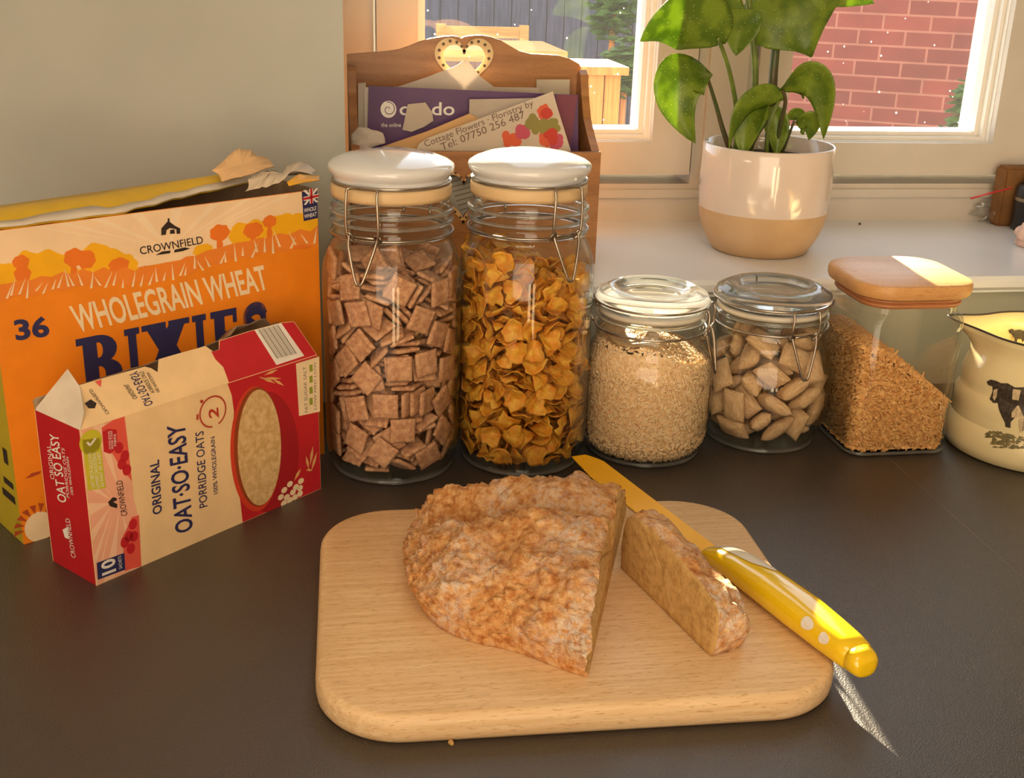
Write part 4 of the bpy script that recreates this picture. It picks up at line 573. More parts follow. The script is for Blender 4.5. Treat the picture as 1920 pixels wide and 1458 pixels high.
def pressed_lid(root, c, r0, z, h):
    bm = newbm()
    lathe(bm, [(0, z), (r0*.80, z), (r0*.86, z+.002), (r0*.97, z+.003), (r0, z+.006), (r0, z+h*.55), (r0*.97, z+h*.72), (r0*.90, z+h*.80), (r0*.84, z+h*.92), (r0*.78, z+h), (r0*.66, z+h), (r0*.60, z+h*.93), (r0*.54, z+h*.74), (r0*.46, z+h*.66), (r0*.40, z+h*.70), (r0*.34, z+h*.66), (0, z+h*.66)], 72, (c[0], c[1], 0))
    return link('lid', bm, M_lidglass, root, smooth=True)
def short_jar(c, label, off, body, rn, lidr, zl):
    body = [(r_, z*(zl-.0055)/.119) for r_, z in body]
    r = thing('storage_jar', label, 'jar', (c[0], c[1], 0), 'short clip-top glass jars'); C3 = (c[0], c[1], 0)
    zn = zl-.017
    glass_body(r, C3, body)
    bm = newbm(); tube(bm, ringpath(c, rn+.0008, zl-.0075), .0017, 8, closed=True); link('neck_rim', bm, M_rimglass, r, smooth=True)
    bm = newbm(); tube(bm, ringpath(c, body[1][0]-.0005, .0026, 64), .0018, 8, closed=True); link('base_highlight', bm, M_rimglass, r, smooth=True)
    bm = newbm(); lathe(bm, [(rn-.006, zl-.005), (rn, zl-.005), (rn+.001, zl-.0025), (rn, zl-.0002), (rn-.006, zl-.0002)], 64, C3, close=True); link('rubber_seal', bm, M_sealclear, r, smooth=True)
    pressed_lid(r, c, lidr, zl, .017)
    bm = newbm(); tube(bm, ringpath(c, rn+.0022, zn), .0011, 8, closed=True); tube(bm, ringpath(c, lidr+.0008, zl+.006), .0010, 8, closed=True); link('neck_wire', bm, M_steel, r, smooth=True)
    latch(r, c, facing(c, off), rn, zl+.006, zn, .036); hinge(r, c, facing(c, off+180), rn, zl+.006, zn)
    return r
B3 = [(.045, 0), (.050, .003), (.0555, .012), (.0575, .024), (.0575, .070), (.0565, .080), (.0535, .089), (.0490, .0955), (.0465, .0985), (.0478, .101), (.0478, .106), (.0462, .108), (.0462, .119)]
B4 = [(.042, 0), (.048, .003), (.0535, .012), (.058, .026), (.0605, .044), (.0605, .058), (.0590, .070), (.0555, .081), (.0505, .091), (.0488, .095), (.0500, .099), (.0500, .105), (.0486, .107), (.0486, .119)]
short_jar(J3, 'short clip-top glass jar full of fine pale grain', 78, B3, .0465, .0492, .1335)
short_jar(J4, 'rounded clip-top glass jar of oblong biscuit pieces', 34, B4, .0488, .0525, .1290)

# square jar with the wooden lid
JS = (.5150, .955)
r = thing('storage_jar', 'square glass jar with a wooden lid, holding brown bran', 'jar', (JS[0], JS[1], 0))
def sq(hw, rad, z, dx=0): return [(x, y, z) for x, y in rrect(JS[0]-hw, JS[0]+hw, JS[1]-hw, JS[1]+hw, rad)]
HS, ZS = .0492, .138
bm = newbm(); loft(bm, [sq(HS-.006, .014, 0), sq(HS-.002, .016, .002), sq(HS, .018, .007), sq(HS, .018, ZS-.014), sq(HS-.001, .020, ZS-.009), sq(HS-.0045, .022, ZS-.005), sq(HS-.0045, .022, ZS), sq(HS-.007, .020, ZS), sq(HS-.007, .020, ZS-.006), sq(HS-.0026, .016, ZS-.014), sq(HS-.0026, .016, .009), sq(HS-.006, .013, .006)])
autosmooth(link('glass_body', bm, M_jar, r), 50)
bm = newbm(); tube(bm, [(x, y, .0028) for x, y, _ in sq(HS-.0014, .016, 0)], .0014, 8, closed=True); link('base_highlight', bm, M_rimglass, r, smooth=True)
M_lidwood = wood('pale_beech_lid', (222, 170, 110), (206, 152, 94), 'X', rough=.4)
bm = newbm(); loft(bm, [sq(.0508, .030, .1465), sq(.0538, .032, .1485), sq(.0548, .032, .152), sq(.0548, .032, .157), sq(.0538, .031, .1595), sq(.0513, .029, .1607)])
lid = autosmooth(link('lid', bm, M_lidwood, r), 35)
bm = newbm(); loft(bm, [sq(.0460, .024, .1384), sq(.0475, .025, .1405), sq(.0475, .025, .1420), sq(.0460, .024, .1430), sq(.0475, .025, .1442), sq(.0475, .025, .1464)])
autosmooth(link('lid_seal', bm, mat('lid_seal', (196, 132, 84), .45, scale=30), r), 35)

# ---------------------------------------------------------------- what is in them
def pieces(data, c, protos, keep, name, label, cat, group, restname, restlabel, most=300, spread=1.03, size=1.0):
    rows = []
    cdv = Vector((-c[0], -c[1], 0)).normalized()
    for i, q in enumerate(data):
        p = Vector((q[0]/1e4, q[1]/1e4, q[2]/1e4))
        if not keep(p): continue
        rad = math.hypot(p.x, p.y); front = (p.x*cdv.x+p.y*cdv.y)
        rows.append((-(front+.25*max(0, p.z-.15)*2+.2*rad), i, p, q[3:]))
    rows.sort(key=lambda t: t[0])
    rest = newbm()
    for k, (_, i, p, q) in enumerate(rows):
        from mathutils import Quaternion
        M = Matrix.Translation(Vector((c[0]+p.x*spread, c[1]+p.y*spread, p.z-.0028))) @ Quaternion([v/100 for v in q]).normalized().to_matrix().to_4x4() @ Matrix.Scale(size, 4)
        me = protos[i % len(protos)]
        if k < most:
            o = bpy.data.objects.new(name, me); COL.objects.link(o); o.matrix_world = M
            tag(o, label, cat, group)
        else:
            n0 = len(rest.verts); rest.from_mesh(me); rest.verts.ensure_lookup_table()
            bmesh.ops.transform(rest, matrix=M, verts=rest.verts[n0:])
    if len(rest.verts): tag(link(restname, rest, protos[0].materials[0], None, smooth=protos[0].polygons[0].use_smooth, recalc=False), restlabel, cat, None, 'stuff')
    else: rest.free()
def proto(name, bm, m, smooth=True):
    bmesh.ops.recalc_face_normals(bm, faces=bm.faces); me = bpy.data.meshes.new(name); bm.to_mesh(me); bm.free(); me.materials.append(m)
    for p in me.polygons: p.use_smooth = smooth
    return me
def square_piece(seed):
    rr = random.Random(seed); bm = newbm(); n = 18; L = .0102
    def top(u, v):
        a = abs(math.sin(u*PI*4.5)); b = abs(math.sin(v*PI*4.5))
        e = min(1, (1-max(abs(u), abs(v)))*7)
        return (.0011+.0011*max(a, b))*(.45+.55*e)+.00012*rr.uniform(-1, 1)
    G = [[[None]*(n+1) for _ in range(n+1)] for _ in range(2)]
    for s in (0, 1):
        for i in range(n+1):
            for j in range(n+1):
                u, v = 2*i/n-1, 2*j/n-1; w = 1+.02*math.sin(9*u+seed)*abs(v)**4
                G[s][i][j] = bm.verts.new((u*L*w, v*L*(1+.02*math.cos(8*u+seed)), (1 if s else -1)*top(u, v)))
        for i in range(n):
            for j in range(n): bm.faces.new((G[s][i][j], G[s][i+1][j], G[s][i+1][j+1], G[s][i][j+1]))
    rim = [(i, 0) for i in range(n)]+[(n, j) for j in range(n)]+[(i, n) for i in range(n, 0, -1)]+[(0, j) for j in range(n, 0, -1)]
    for k in range(len(rim)):
        a, b = rim[k], rim[(k+1) % len(rim)]
        bm.faces.new((G[0][a[0]][a[1]], G[0][b[0]][b[1]], G[1][b[0]][b[1]], G[1][a[0]][a[1]]))
    return bm
M_sq = mat('malted_wheat_square', (222, 172, 130), .8, (184, 130, 92), scale=260, detail=5, bump=.3, bscale=900)
pieces(SIM_SQUARE, J1, [proto('cereal_square', square_piece(k), M_sq) for k in range(3)], lambda p: p.z < .186-.25*(p.x+.02)*.5-.15*max(0, -p.y-.01),
       'cereal_square', 'brown lattice-textured cereal square heaped in the tall jar beside the cereal boxes', 'cereal', 'brown cereal squares in the tall jar', 'cereal_squares', 'brown cereal squares deeper in the tall jar', spread=1.02)
def flake(seed):
    rr = random.Random(seed); bm = newbm(); nr, na = 5, 16
    ph = [rr.uniform(0, 6.3) for _ in range(4)]; cu = rr.uniform(.6, 1.1); tw = rr.uniform(-.5, .5)
    def P(i, k, s):
        a = 2*PI*k/na; rad = i/nr*(1+.14*math.sin(3*a+ph[0])+.09*math.sin(5*a+ph[1])+.07*math.sin(8*a+ph[2]))
        x, y = rad*.0118*math.cos(a), rad*.0100*math.sin(a)
        z = cu*45*(x*x)-.0035+tw*30*x*y+.0013*math.sin(420*x+ph[2])*math.sin(380*y+ph[3])+.0006*math.sin(900*x+ph[1])+.00035*s
        return (x*(1-.15*cu*(abs(x)/.0118)), y, z)
    V = {}
    for s in (-1, 1):
        V[s, 0, 0] = bm.verts.new(P(0, 0, s))
        for i in range(1, nr+1):
            for k in range(na): V[s, i, k] = bm.verts.new(P(i, k, s))
        for k in range(na): bm.faces.new((V[s, 0, 0], V[s, 1, k], V[s, 1, (k+1) % na]))
        for i in range(1, nr):
            for k in range(na): bm.faces.new((V[s, i, k], V[s, i+1, k], V[s, i+1, (k+1) % na], V[s, i, (k+1) % na]))
    for k in range(na): bm.faces.new((V[-1, nr, k], V[1, nr, k], V[1, nr, (k+1) % na], V[-1, nr, (k+1) % na]))
    return bm
M_fl = mat('golden_corn_flake', (255, 208, 78), .5, (244, 162, 40), scale=160, detail=4, bump=.4, bscale=500, trans=.28)
pieces(SIM_FLAKE, J2, [proto('corn_flake', flake(k), M_fl) for k in range(6)], lambda p: p.z < .184-.32*(p.x+.01),
       'corn_flake', 'curled golden corn flake heaped in the second tall jar', 'cereal', 'corn flakes in the tall jar', 'corn_flakes', 'golden corn flakes deeper in the second tall jar', size=.93)
def mini(seed):
    rr = random.Random(seed); bm = newbm(); n, mm = 16, 12
    V = {}
    for s in (-1, 1):
        for i in range(n+1):
            for j in range(mm+1):
                u, v = 2*i/n-1, 2*j/mm-1
                e = max(0, 1-abs(u)**3.2)**.55*max(0, 1-abs(v)**3.2)**.55
                h = .0004+.0049*e+.00035*math.sin(u*26+seed+2*v)*e+.0003*rr.uniform(-1, 1)
                V[s, i, j] = bm.verts.new((u*.0146, v*.0104, s*h*1.17))
        for i in range(n):
            for j in range(mm): bm.faces.new((V[s, i, j], V[s, i+1, j], V[s, i+1, j+1], V[s, i, j+1]))
    rim = [(i, 0) for i in range(n)]+[(n, j) for j in range(mm)]+[(i, mm) for i in range(n, 0, -1)]+[(0, j) for j in range(mm, 0, -1)]
    for k in range(len(rim)):
        a, b = rim[k], rim[(k+1) % len(rim)]
        bm.faces.new((V[-1, a[0], a[1]], V[-1, b[0], b[1]], V[1, b[0], b[1]], V[1, a[0], a[1]]))
    return bm
M_mi = mat('shredded_wheat_biscuit', (240, 206, 160), .8, (214, 172, 122), scale=120, detail=6, bump=.5, bscale=380, stretch=(1, 5, 5))
pieces(SIM_MINI, J4, [proto('wheat_biscuit', mini(k), M_mi) for k in range(3)], lambda p: p.z < .104,
       'wheat_biscuit', 'oblong shredded wheat biscuit piled in the rounded jar', 'cereal', 'wheat biscuits in the rounded jar', 'wheat_biscuits', 'wheat biscuits deeper in the rounded jar', spread=1.02)
def grains(bm, pts, ln, wd, seed, curl=0):
    rr = random.Random(seed)
    for p, nrm in pts:
        q = nrm.to_track_quat('Z', 'X').to_matrix().to_4x4() @ Matrix.Rotation(rr.uniform(0, 6.3), 4, 'Z') @ Matrix.Rotation(rr.gauss(0, .24), 4, 'Y')
        M = Matrix.Translation(p) @ q; l = ln*rr.uniform(.75, 1.2); w = wd*rr.uniform(.8, 1.2)
        cz = curl*l
        rings = []
        for x, f in ((-l*.55, .55), (0, 1), (l*.55, .55)):
            z = -cz*(x/l)**2*4
            rings.append([bm.verts.new(M @ Vector((x, w*f*math.cos(a), z+w*.75*f*math.sin(a)))) for a in (0, PI*.4, PI*.8, PI*1.2, PI*1.6)])
        for A, B in zip(rings, rings[1:]):
            for k in range(5): bm.faces.new((A[k], A[(k+1) % 5], B[(k+1) % 5], B[k]))
        bm.faces.new(rings[0][::-1]); bm.faces.new(rings[-1])
# fine pale grain
rr = random.Random(3); pts = []
RI = .0550
def top3(x, y): return .109-.38*max(0, x)-.12*max(0, -y)+.004*math.sin(70*x)*math.cos(60*y)
for k in range(7200):
    a = rr.uniform(0, 2*PI); z = rr.uniform(.0055, .110)
    R = RI-.009*max(0, (.020-z)/.015)**2 if z < .020 else RI
    if z > .080: R = RI-.0085*((z-.080)/.024)
    x, y = R*math.cos(a), R*math.sin(a)
    if z < top3(x, y): pts.append((Vector((J3[0]+x, J3[1]+y, z)), Vector((math.cos(a), math.sin(a), .1))))
for k in range(2600):
    a = rr.uniform(0, 2*PI); R = .051*math.sqrt(rr.random()); x, y = R*math.cos(a), R*math.sin(a); z = top3(x, y)
    if z > .085: 
        f = 1-.2*(z-.085)/.02; x *= f; y *= f
    pts.append((Vector((J3[0]+x, J3[1]+y, z)), Vector((.3, -.3, 1)).normalized()))
M_gr = mat('pale_grain', (250, 224, 180), .7, (234, 192, 138), scale=300, detail=2)
bm = newbm(); grains(bm, pts, .0036, .00115, 4)
nn = 40; prof = [(0, .0045), (.0455, .005), (.0508, .011), (.0538, .021), (.0540, .058), (.0535, .081), (.0480, .102)]
lathe(bm, prof, nn, (J3[0], J3[1], 0))
cv = bm.verts.new((J3[0], J3[1], top3(0, 0)-.003)); ring = []
for k in range(nn):
    a = 2*PI*k/nn; x, y = .0440*math.cos(a), .0440*math.sin(a); ring.append(bm.verts.new((J3[0]+x, J3[1]+y, top3(x, y)-.002)))
for k in range(nn): bm.faces.new((cv, ring[k], ring[(k+1) % nn]))
for v in bm.verts:   # nothing of the core may stand above the heap
    x, y = v.co.x-J3[0], v.co.y-J3[1]
    v.co.z = min(v.co.z, top3(x, y)+.001)
tag(link('grain_filling', bm, M_gr, recalc=False), 'fine pale grain filling the short jar beside the corn flakes', 'cereal', None, 'stuff')
# bran strands in the square jar
pts = []; HI = HS-.0036
def topS(x, y): return .106-.80*(math.sqrt((x+.024)**2+.00012)+(x+.024))*.5+.04*y
for k in range(5200):
    side = rr.randrange(4); u = rr.uniform(-HI, HI); z = rr.uniform(.005, .106)
    x, y, n = ((u, -HI, Vector((0, -1, .1))), (HI, u, Vector((1, 0, .1))), (u, HI, Vector((0, 1, .1))), (-HI, u, Vector((-1, 0, .1))))[side]
    d = math.hypot(max(0, abs(x)-(HI-.014)), max(0, abs(y)-(HI-.014)))
    if d > .014: k_ = (HI-.014+0*d)/1; sx, sy = math.copysign(HI-.014, x), math.copysign(HI-.014, y); x, y = sx+(x-sx)*.014/d, sy+(y-sy)*.014/d
    if z < topS(x, y): pts.append((Vector((JS[0]+x, JS[1]+y, z)), n))
for k in range(3000):
    x, y = rr.uniform(-HI, HI), rr.uniform(-HI, HI)
    d = math.hypot(max(0, abs(x)-(HI-.012)), max(0, abs(y)-(HI-.012)))
    if d < .012: pts.append((Vector((JS[0]+x, JS[1]+y, topS(x, y)+rr.uniform(-.002, .001))), Vector((.55, -.2, .8)).normalized()))
bm = newbm(); grains(bm, pts, .0064, .00130, 9, curl=.45)
n = 16; G = [[bm.verts.new((JS[0]+(2*i/n-1)*(HI-.003), JS[1]+(2*j/n-1)*(HI-.003), topS((2*i/n-1)*(HI-.003), (2*j/n-1)*(HI-.003))-.005-.006*max(abs(2*i/n-1), abs(2*j/n-1))**6)) for j in range(n+1)] for i in range(n+1)]
for i in range(n):
    for j in range(n): bm.faces.new((G[i][j], G[i+1][j], G[i+1][j+1], G[i][j+1]))
Bt = [[bm.verts.new((v.co.x, v.co.y, .0045)) for v in row] for row in G]
for row in G+Bt:
    for v in row:
        x, y = v.co.x-JS[0], v.co.y-JS[1]; q_ = HI-.003-.013; ex, ey = max(0, abs(x)-q_), max(0, abs(y)-q_); d = math.hypot(ex, ey)
        if d > .013: v.co.x = JS[0]+math.copysign(q_+ex*.013/d, x); v.co.y = JS[1]+math.copysign(q_+ey*.013/d, y)
rim = [(i, 0) for i in range(n)]+[(n, j) for j in range(n)]+[(i, n) for i in range(n, 0, -1)]+[(0, j) for j in range(n, 0, -1)]
for k in range(len(rim)):
    a, b = rim[k], rim[(k+1) % len(rim)]
    bm.faces.new((G[a[0]][a[1]], G[b[0]][b[1]], Bt[b[0]][b[1]], Bt[a[0]][a[1]]))
tag(link('bran_filling', bm, mat('brown_bran', (242, 194, 124), .7, (212, 152, 84), scale=220, detail=3), recalc=False), 'brown bran strands heaped to one side in the wooden-lidded jar', 'cereal', None, 'stuff')

# ================================================================ printing on flat faces
class Face:
    def __init__(self, O, U, V, N): self.O, self.U, self.V, self.N = Vector(O), Vector(U).normalized(), Vector(V).normalized(), Vector(N).normalized()
    def at(self, u, v, off=0): return self.O+self.U*u+self.V*v+self.N*off
    def uv(self, px, py):
        d = ray(px, py); t = (self.O-CP).dot(self.N)/d.dot(self.N); p = CP+d*t-self.O
        return (p.dot(self.U), p.dot(self.V))
def poly(bm, face, pts, off):
    vs = [bm.verts.new(face.at(u, v, off)) for u, v in pts]
    try: bm.faces.new(vs)
    except ValueError: pass
def ell(cu, cv, ru, rv, n=20): return [(cu+ru*math.cos(2*PI*k/n), cv+rv*math.sin(2*PI*k/n)) for k in range(n)]
def printed(name, face, polys, m, root, off=.0002, label=None):
    bm = newbm()
    for p in polys: poly(bm, face, p, off)
    o = link(name, bm, m, root, recalc=False)
    if label: o['label'] = label
    return o
_fc = {}
def text_mesh(s, bold=0.0):
    if (s, bold) in _fc: return _fc[s, bold]
    cu = bpy.data.curves.new('t', 'FONT'); cu.body = s; cu.size = 1; cu.offset = bold; cu.resolution_u = 3
    o = bpy.data.objects.new('t', cu); COL.objects.link(o)
    dg = bpy.context.evaluated_depsgraph_get(); me = bpy.data.meshes.new_from_object(o.evaluated_get(dg))
    vs = [tuple(v.co) for v in me.vertices]; fs = [tuple(p.vertices) for p in me.polygons]
    bpy.data.objects.remove(o); bpy.data.curves.remove(cu); bpy.data.meshes.remove(me)
    x0, x1 = min(v[0] for v in vs), max(v[0] for v in vs); y1 = .729 if s.upper() == s else max(v[1] for v in vs)
    _fc[s, bold] = ([((x-x0)/(x1-x0), y/y1) for x, y, z in vs], fs); return _fc[s, bold]
def text(bm, face, s, p0, p1, p2, off=.0004, bold=0.0):
    vs, fs = text_mesh(s, bold); V = []
    for a, b in vs:
        V.append(bm.verts.new(face.at(p0[0]+(p1[0]-p0[0])*a+(p2[0]-p0[0])*b, p0[1]+(p1[1]-p0[1])*a+(p2[1]-p0[1])*b, off)))
    for f in fs:
        try: bm.faces.new([V[i] for i in f])
        except ValueError: pass
def lettering(name, face, rows, m, root, off=.0004, bold=0.0, label=None):
    bm = newbm()
    for s, p0, p1, p2 in rows: text(bm, face, s, p0, p1, p2, off, bold)
    o = link(name, bm, m, root, recalc=False)
    if label: o['label'] = label
    return o
def ink(name, c, rough=.6): return mat(name, c, rough, tuple(int(v*.96) for v in c), scale=40)
I_navy = ink('navy_ink', (44, 44, 92)); I_cream = ink('cream_ink', (246, 222, 180)); I_white = ink('white_ink', (240, 234, 224))
I_red = ink('red_ink', (196, 30, 40)); I_coral = ink('coral_ink', (232, 92, 74)); I_green = ink('lime_ink', (206, 196, 48)); I_black = ink('black_ink', (48, 36, 30))
I_yellow = ink('yellow_ink', (252, 186, 20)); I_orange = ink('orange_ink', (240, 124, 34)); I_lorange = ink('light_orange_ink', (250, 160, 44)); I_pink = ink('pink_ink', (244, 178, 146)); I_grey = ink('grey_ink', (120, 112, 100))

def carton(root, P, ang, w, h, d, m_front, m_side, th=.0007):
    """open-topped carton; returns front and left-side faces"""
    U = Vector((math.cos(ang), math.sin(ang), 0)); Bk = Vector((-math.sin(ang), math.cos(ang), 0)); P = Vector(P); Z = Vector((0, 0, 1))
    M = Matrix(((U.x, Bk.x, 0, P.x), (U.y, Bk.y, 0, P.y), (0, 0, 1, 0), (0, 0, 0, 1)))
    made = []
    for name, dims, m in (('front_panel', (0, w, 0, th, 0, h), m_front), ('back_panel', (0, w, d-th, d, 0, h), m_front), ('side_panel', (0, th, th, d-th, 0, h), m_side), ('side_panel', (w-th, w, th, d-th, 0, h), m_side), ('bottom_panel', (th, w-th, th, d-th, 0, th), M_kraft)):
        bm = newbm(); box(bm, *dims, M=M); made.append(link(name, bm, m, root))
    bm = newbm()                                              # bare board inside
    box(bm, th, w-th, d-th*1.6, d-th, th, h, M=M); box(bm, th, w-th, th, th*1.6, th, h, M=M); box(bm, th, th*1.6, th*1.6, d-th*1.6, th, h, M=M); box(bm, w-th*1.6, w-th, th*1.6, d-th*1.6, th, h, M=M)
    link('inner_board', bm, M_kraft, root)
    return Face(P, U, Z, -Bk), Face(P, Bk, Z, -U), U, Bk, made[0], made[2]

# ---------------------------------------------------------------- the big cereal carton
PA = (-.220, .814, 0); W1, H1_, D1 = .2645, .2335, .068
r = thing('cereal_box', 'large orange cereal carton with torn top against the wall', 'box', PA)
C_or = ink('orange_carton_print', (246, 142, 30), .45); C_ol = ink('olive_yellow_carton_print', (190, 170, 40), .5)
F, FS, U, Bk, FP, SP = carton(r, PA, math.radians(33.6), W1, H1_, D1, C_or, C_ol)
c1 = lambda cx, cy: F.uv(cx/3.097, 260+cy/3.097)
cl = lambda pts: [(min(max(u, 0.0003), W1-.0003), min(max(v, .0003), H1_-.0003)) for u, v in pts]
def c1s(*a): return cl([c1(x, y) for x, y in a])
printed('sky_print', F, [c1s((-300, 980), (0, 900), (400, 810), (900, 730), (1400, 640), (1850, 545), (1900, 200), (900, 320), (-300, 500))], ink('pale_cream_ink', (250, 218, 176)), FP, .0001, 'cream sky printed along the top of the carton front')
rays_ = []
for k in range(9):
    a0 = math.radians(15+k*17); cc = c1(985, 640)
    rays_.append(cl([cc, (cc[0]+.11*math.cos(a0), cc[1]+.11*math.sin(a0)), (cc[0]+.11*math.cos(a0+.09), cc[1]+.11*math.sin(a0+.09))]))
printed('sunburst_print', F, rays_, ink('paler_cream_ink', (252, 226, 190)), FP, .00014)
def blobs(L, k=1.0):
    out = []
    for i, (x, y, rx, ry) in enumerate(L):
        a = c1(x, y); b = c1(x+rx, y); c = c1(x, y-ry)
        ru, rv = abs(b[0]-a[0]), abs(c[1]-a[1])
        out.append(cl([(a[0]+ru*(1+.07*math.sin(7*t+i))*math.cos(t), a[1]+rv*(1+.07*math.sin(6*t+2*i))*math.sin(t)) for t in [2*PI*q/28 for q in range(28)]]))
    return out
for i, p in enumerate((I_yellow, I_orange)):
    L = [(-60, 830, 100, 100), (30, 800, 80, 80), (160, 745, 90, 95), (270, 740, 110, 95), (350, 760, 100, 90), (560, 700, 100, 95), (640, 730, 110, 90), (720, 740, 80, 70), (250, 810, 200, 70), (600, 780, 200, 60), (1180, 650, 60, 40), (1400, 560, 70, 75), (1480, 550, 80, 80), (1640, 520, 100, 85), (1750, 510, 110, 80), (1820, 510, 60, 75), (1600, 570, 200, 50)] if i == 0 else \
        [(120, 715, 50, 40), (130, 785, 50, 50), (130, 860, 40, 30), (430, 690, 60, 55), (500, 700, 55, 55), (430, 780, 20, 60), (690, 730, 60, 40), (660, 790, 40, 40), (1275, 545, 58, 48), (1275, 610, 18, 50), (1470, 530, 58, 45), (1470, 590, 16, 50), (1565, 480, 40, 36), (1565, 560, 16, 60), (1760, 600, 90, 40)]
    for j, q in enumerate(blobs(L)): pass
    bm = newbm()
    for j, q in enumerate(blobs(L)): poly(bm, F, q, .00018+.00006*i+j*.000002)
    link(('yellow_tree_print', 'orange_tree_print')[i], bm, p, FP, recalc=False)
fld = [(-300, 985)]
edge = lambda x: 905-(x)*.178+ (55*math.exp(-((x-900)/300)**2))
printed('field_print', F, [c1s(*([(x, edge(x)-60+14*math.sin(x*.05)) for x in range(-300, 1881, 60)]+[(x, edge(x)+30+12*math.sin(x*.07)) for x in range(1880, -301, -60)]))], ink('field_orange_ink', (242, 138, 46)), FP, .00030)
st = []
for k in range(46):
    x = -250+k*46+random.uniform(-14, 14); y = edge(x)+random.uniform(10, 50); hh = random.uniform(50, 120); lean = random.uniform(-45, 45)
    st.append(c1s((x-7, y), (x+7, y-1), (x+lean, y-hh)))
printed('straw_print', F, st, I_cream, FP, .00034)
lettering('maker_lettering', F, [('CROWNFIELD', c1(815, 672), c1(1180, 606), c1(806, 626))], I_black, FP, bold=.008)
printed('farm_emblem', F, [[c1(935, 560), c1(935, 520), c1(975, 475), c1(1015, 505), c1(1045, 520), c1(1045, 550), c1(1025, 552), c1(1022, 525), c1(985, 518), c1(965, 530), c1(962, 556)], [c1(985, 552), c1(987, 528), c1(1012, 526), c1(1014, 550)], [c1(972, 478), c1(972, 462), c1(982, 460), c1(984, 480)], [c1(900, 676), c1(940, 654), c1(990, 648), c1(985, 664)], [c1(1010, 660), c1(1012, 644), c1(1070, 630), c1(1104, 636), c1(1060, 652)]], I_black, FP, .0004)
lettering('headline_lettering', F, [('WHOLEGRAIN WHEAT', c1(447, 1122), c1(1560, 868), c1(395, 968))], I_cream, FP, bold=.022)
# slab letters BIXIES in navy, drawn as outlines in a unit box
def slab(ch):
    R = lambda x0, y0, x1, y1: [(x0, y0), (x1, y0), (x1, y1), (x0, y1)]
    if ch == 'I': return [R(.30, .0, .72, 1), R(.12, .88, .9, 1), R(.12, 0, .9, .12)]
    if ch == 'E': return [R(.14, 0, .50, 1), R(.02, .87, .94, 1), R(.80, .72, .94, .9), R(.4, .44, .72, .58), R(.02, 0, .94, .13), R(.8, .1, .94, .28)]
    if ch == 'X': return [[(.02, 1), (.44, 1), (1.0, 0), (.58, 0)], [(.60, 1), (.98, 1), (.42, 0), (.02, 0)], R(-.04, .89, .5, 1), R(.56, .89, 1.04, 1), R(-.04, 0, .46, .11), R(.54, 0, 1.04, .11)]
    if ch == 'B':
        out = [R(.14, 0, .46, 1), R(.0, .87, .5, 1), R(.0, 0, .5, .13)]
        for y0, y1, x in ((.46, 1, .92), (0, .56, 1.0)):
            yc, ry = (y0+y1)/2, (y1-y0)/2
            for k in range(10):
                a0, a1 = -PI/2+PI*k/10, -PI/2+PI*(k+1)/10
                q = lambda a, s: (.5+(x-.5)*s*math.cos(a)+(0), yc+ry*(1-(1-s)*.62)*math.sin(a))
                out.append([q(a0, 1), q(a1, 1), q(a1, .22), q(a0, .22)])
            out.append(R(.4, y1-.13, .52, y1)); out.append(R(.4, y0, .52, y0+.13))
        return out
    if ch == 'S':
        pts = [(.80, .74), (.72, .86), (.5, .91), (.26, .84), (.22, .70), (.42, .56), (.66, .44), (.76, .28), (.66, .14), (.44, .09), (.22, .16), (.16, .30)]
        sp = smoothpath([(x, y, 0) for x, y in pts], 9); out = []
        for a, b in zip(sp, sp[1:]):
            t = (b-a).normalized(); nrm = Vector((-t.y, t.x, 0))*.125
            out.append([(a+nrm)[:2], (b+nrm)[:2], (b-nrm)[:2], (a-nrm)[:2]])
        return out+[R(.70, .62, .86, .82), R(.10, .18, .26, .40)]
q0, q1, q2 = c1(470, 1480), c1(1585, 1222), c1(436, 1165)
pl = []; x = 0.0
for ch, wd in zip('BIXIES', (.215, .105, .235, .105, .165, .175)):
    for pp in slab(ch):
        pl.append([(q0[0]+(q1[0]-q0[0])*(x+(wd-.012)*a)+(q2[0]-q0[0])*b, q0[1]+(q1[1]-q0[1])*(x+(wd-.012)*a)+(q2[1]-q0[1])*b) for a, b in pp])
    x += wd
bm = newbm()
for j, p in enumerate(pl): poly(bm, F, p, .0004+j*4e-6)
link('name_lettering', bm, I_navy, FP, recalc=False)
lettering('count_lettering', F, [('36', c1(92, 1166), c1(290, 1140), c1(74, 1052))], I_navy, FP, bold=.035)
printed('flag_badge', F, [c1s((1750, 295), (1848, 272), (1856, 458), (1762, 478))], I_navy, FP, .0004, 'navy badge with a union flag')
printed('flag_white', F, [[c1(1760, 338), c1(1846, 318), c1(1847, 342), c1(1762, 362)], [c1(1793, 292), c1(1815, 287), c1(1818, 372), c1(1797, 378)], [c1(1757, 300), c1(1775, 296), c1(1846, 366), c1(1835, 370)], [c1(1848, 285), c1(1830, 289), c1(1762, 382), c1(1775, 384)]], I_white, FP, .00045)
printed('flag_red', F, [[c1(1757, 344), c1(1848, 323), c1(1849, 336), c1(1758, 357)], [c1(1799, 290), c1(1811, 287), c1(1814, 375), c1(1802, 378)]], I_red, FP, .0005)
lettering('badge_lettering', F, [('WHOLE', c1(1762, 428), c1(1834, 413), c1(1763, 404)), ('WHEAT', c1(1764, 462), c1(1836, 447), c1(1765, 438))], I_white, FP, .0005, bold=.02)
cb = lambda cx, cy: F.uv(cx/3.392, 680+cy/3.392)
sp = []
for k in range(9):
    a = math.radians(20+k*20); o = cb(250, 1040); sp.append([(o[0]+.011*math.cos(a), o[1]+.011*math.sin(a)), (o[0]+.018*math.cos(a-.12), o[1]+.018*math.sin(a-.12)), (o[0]+.019*math.cos(a+.12), o[1]+.019*math.sin(a+.12))])
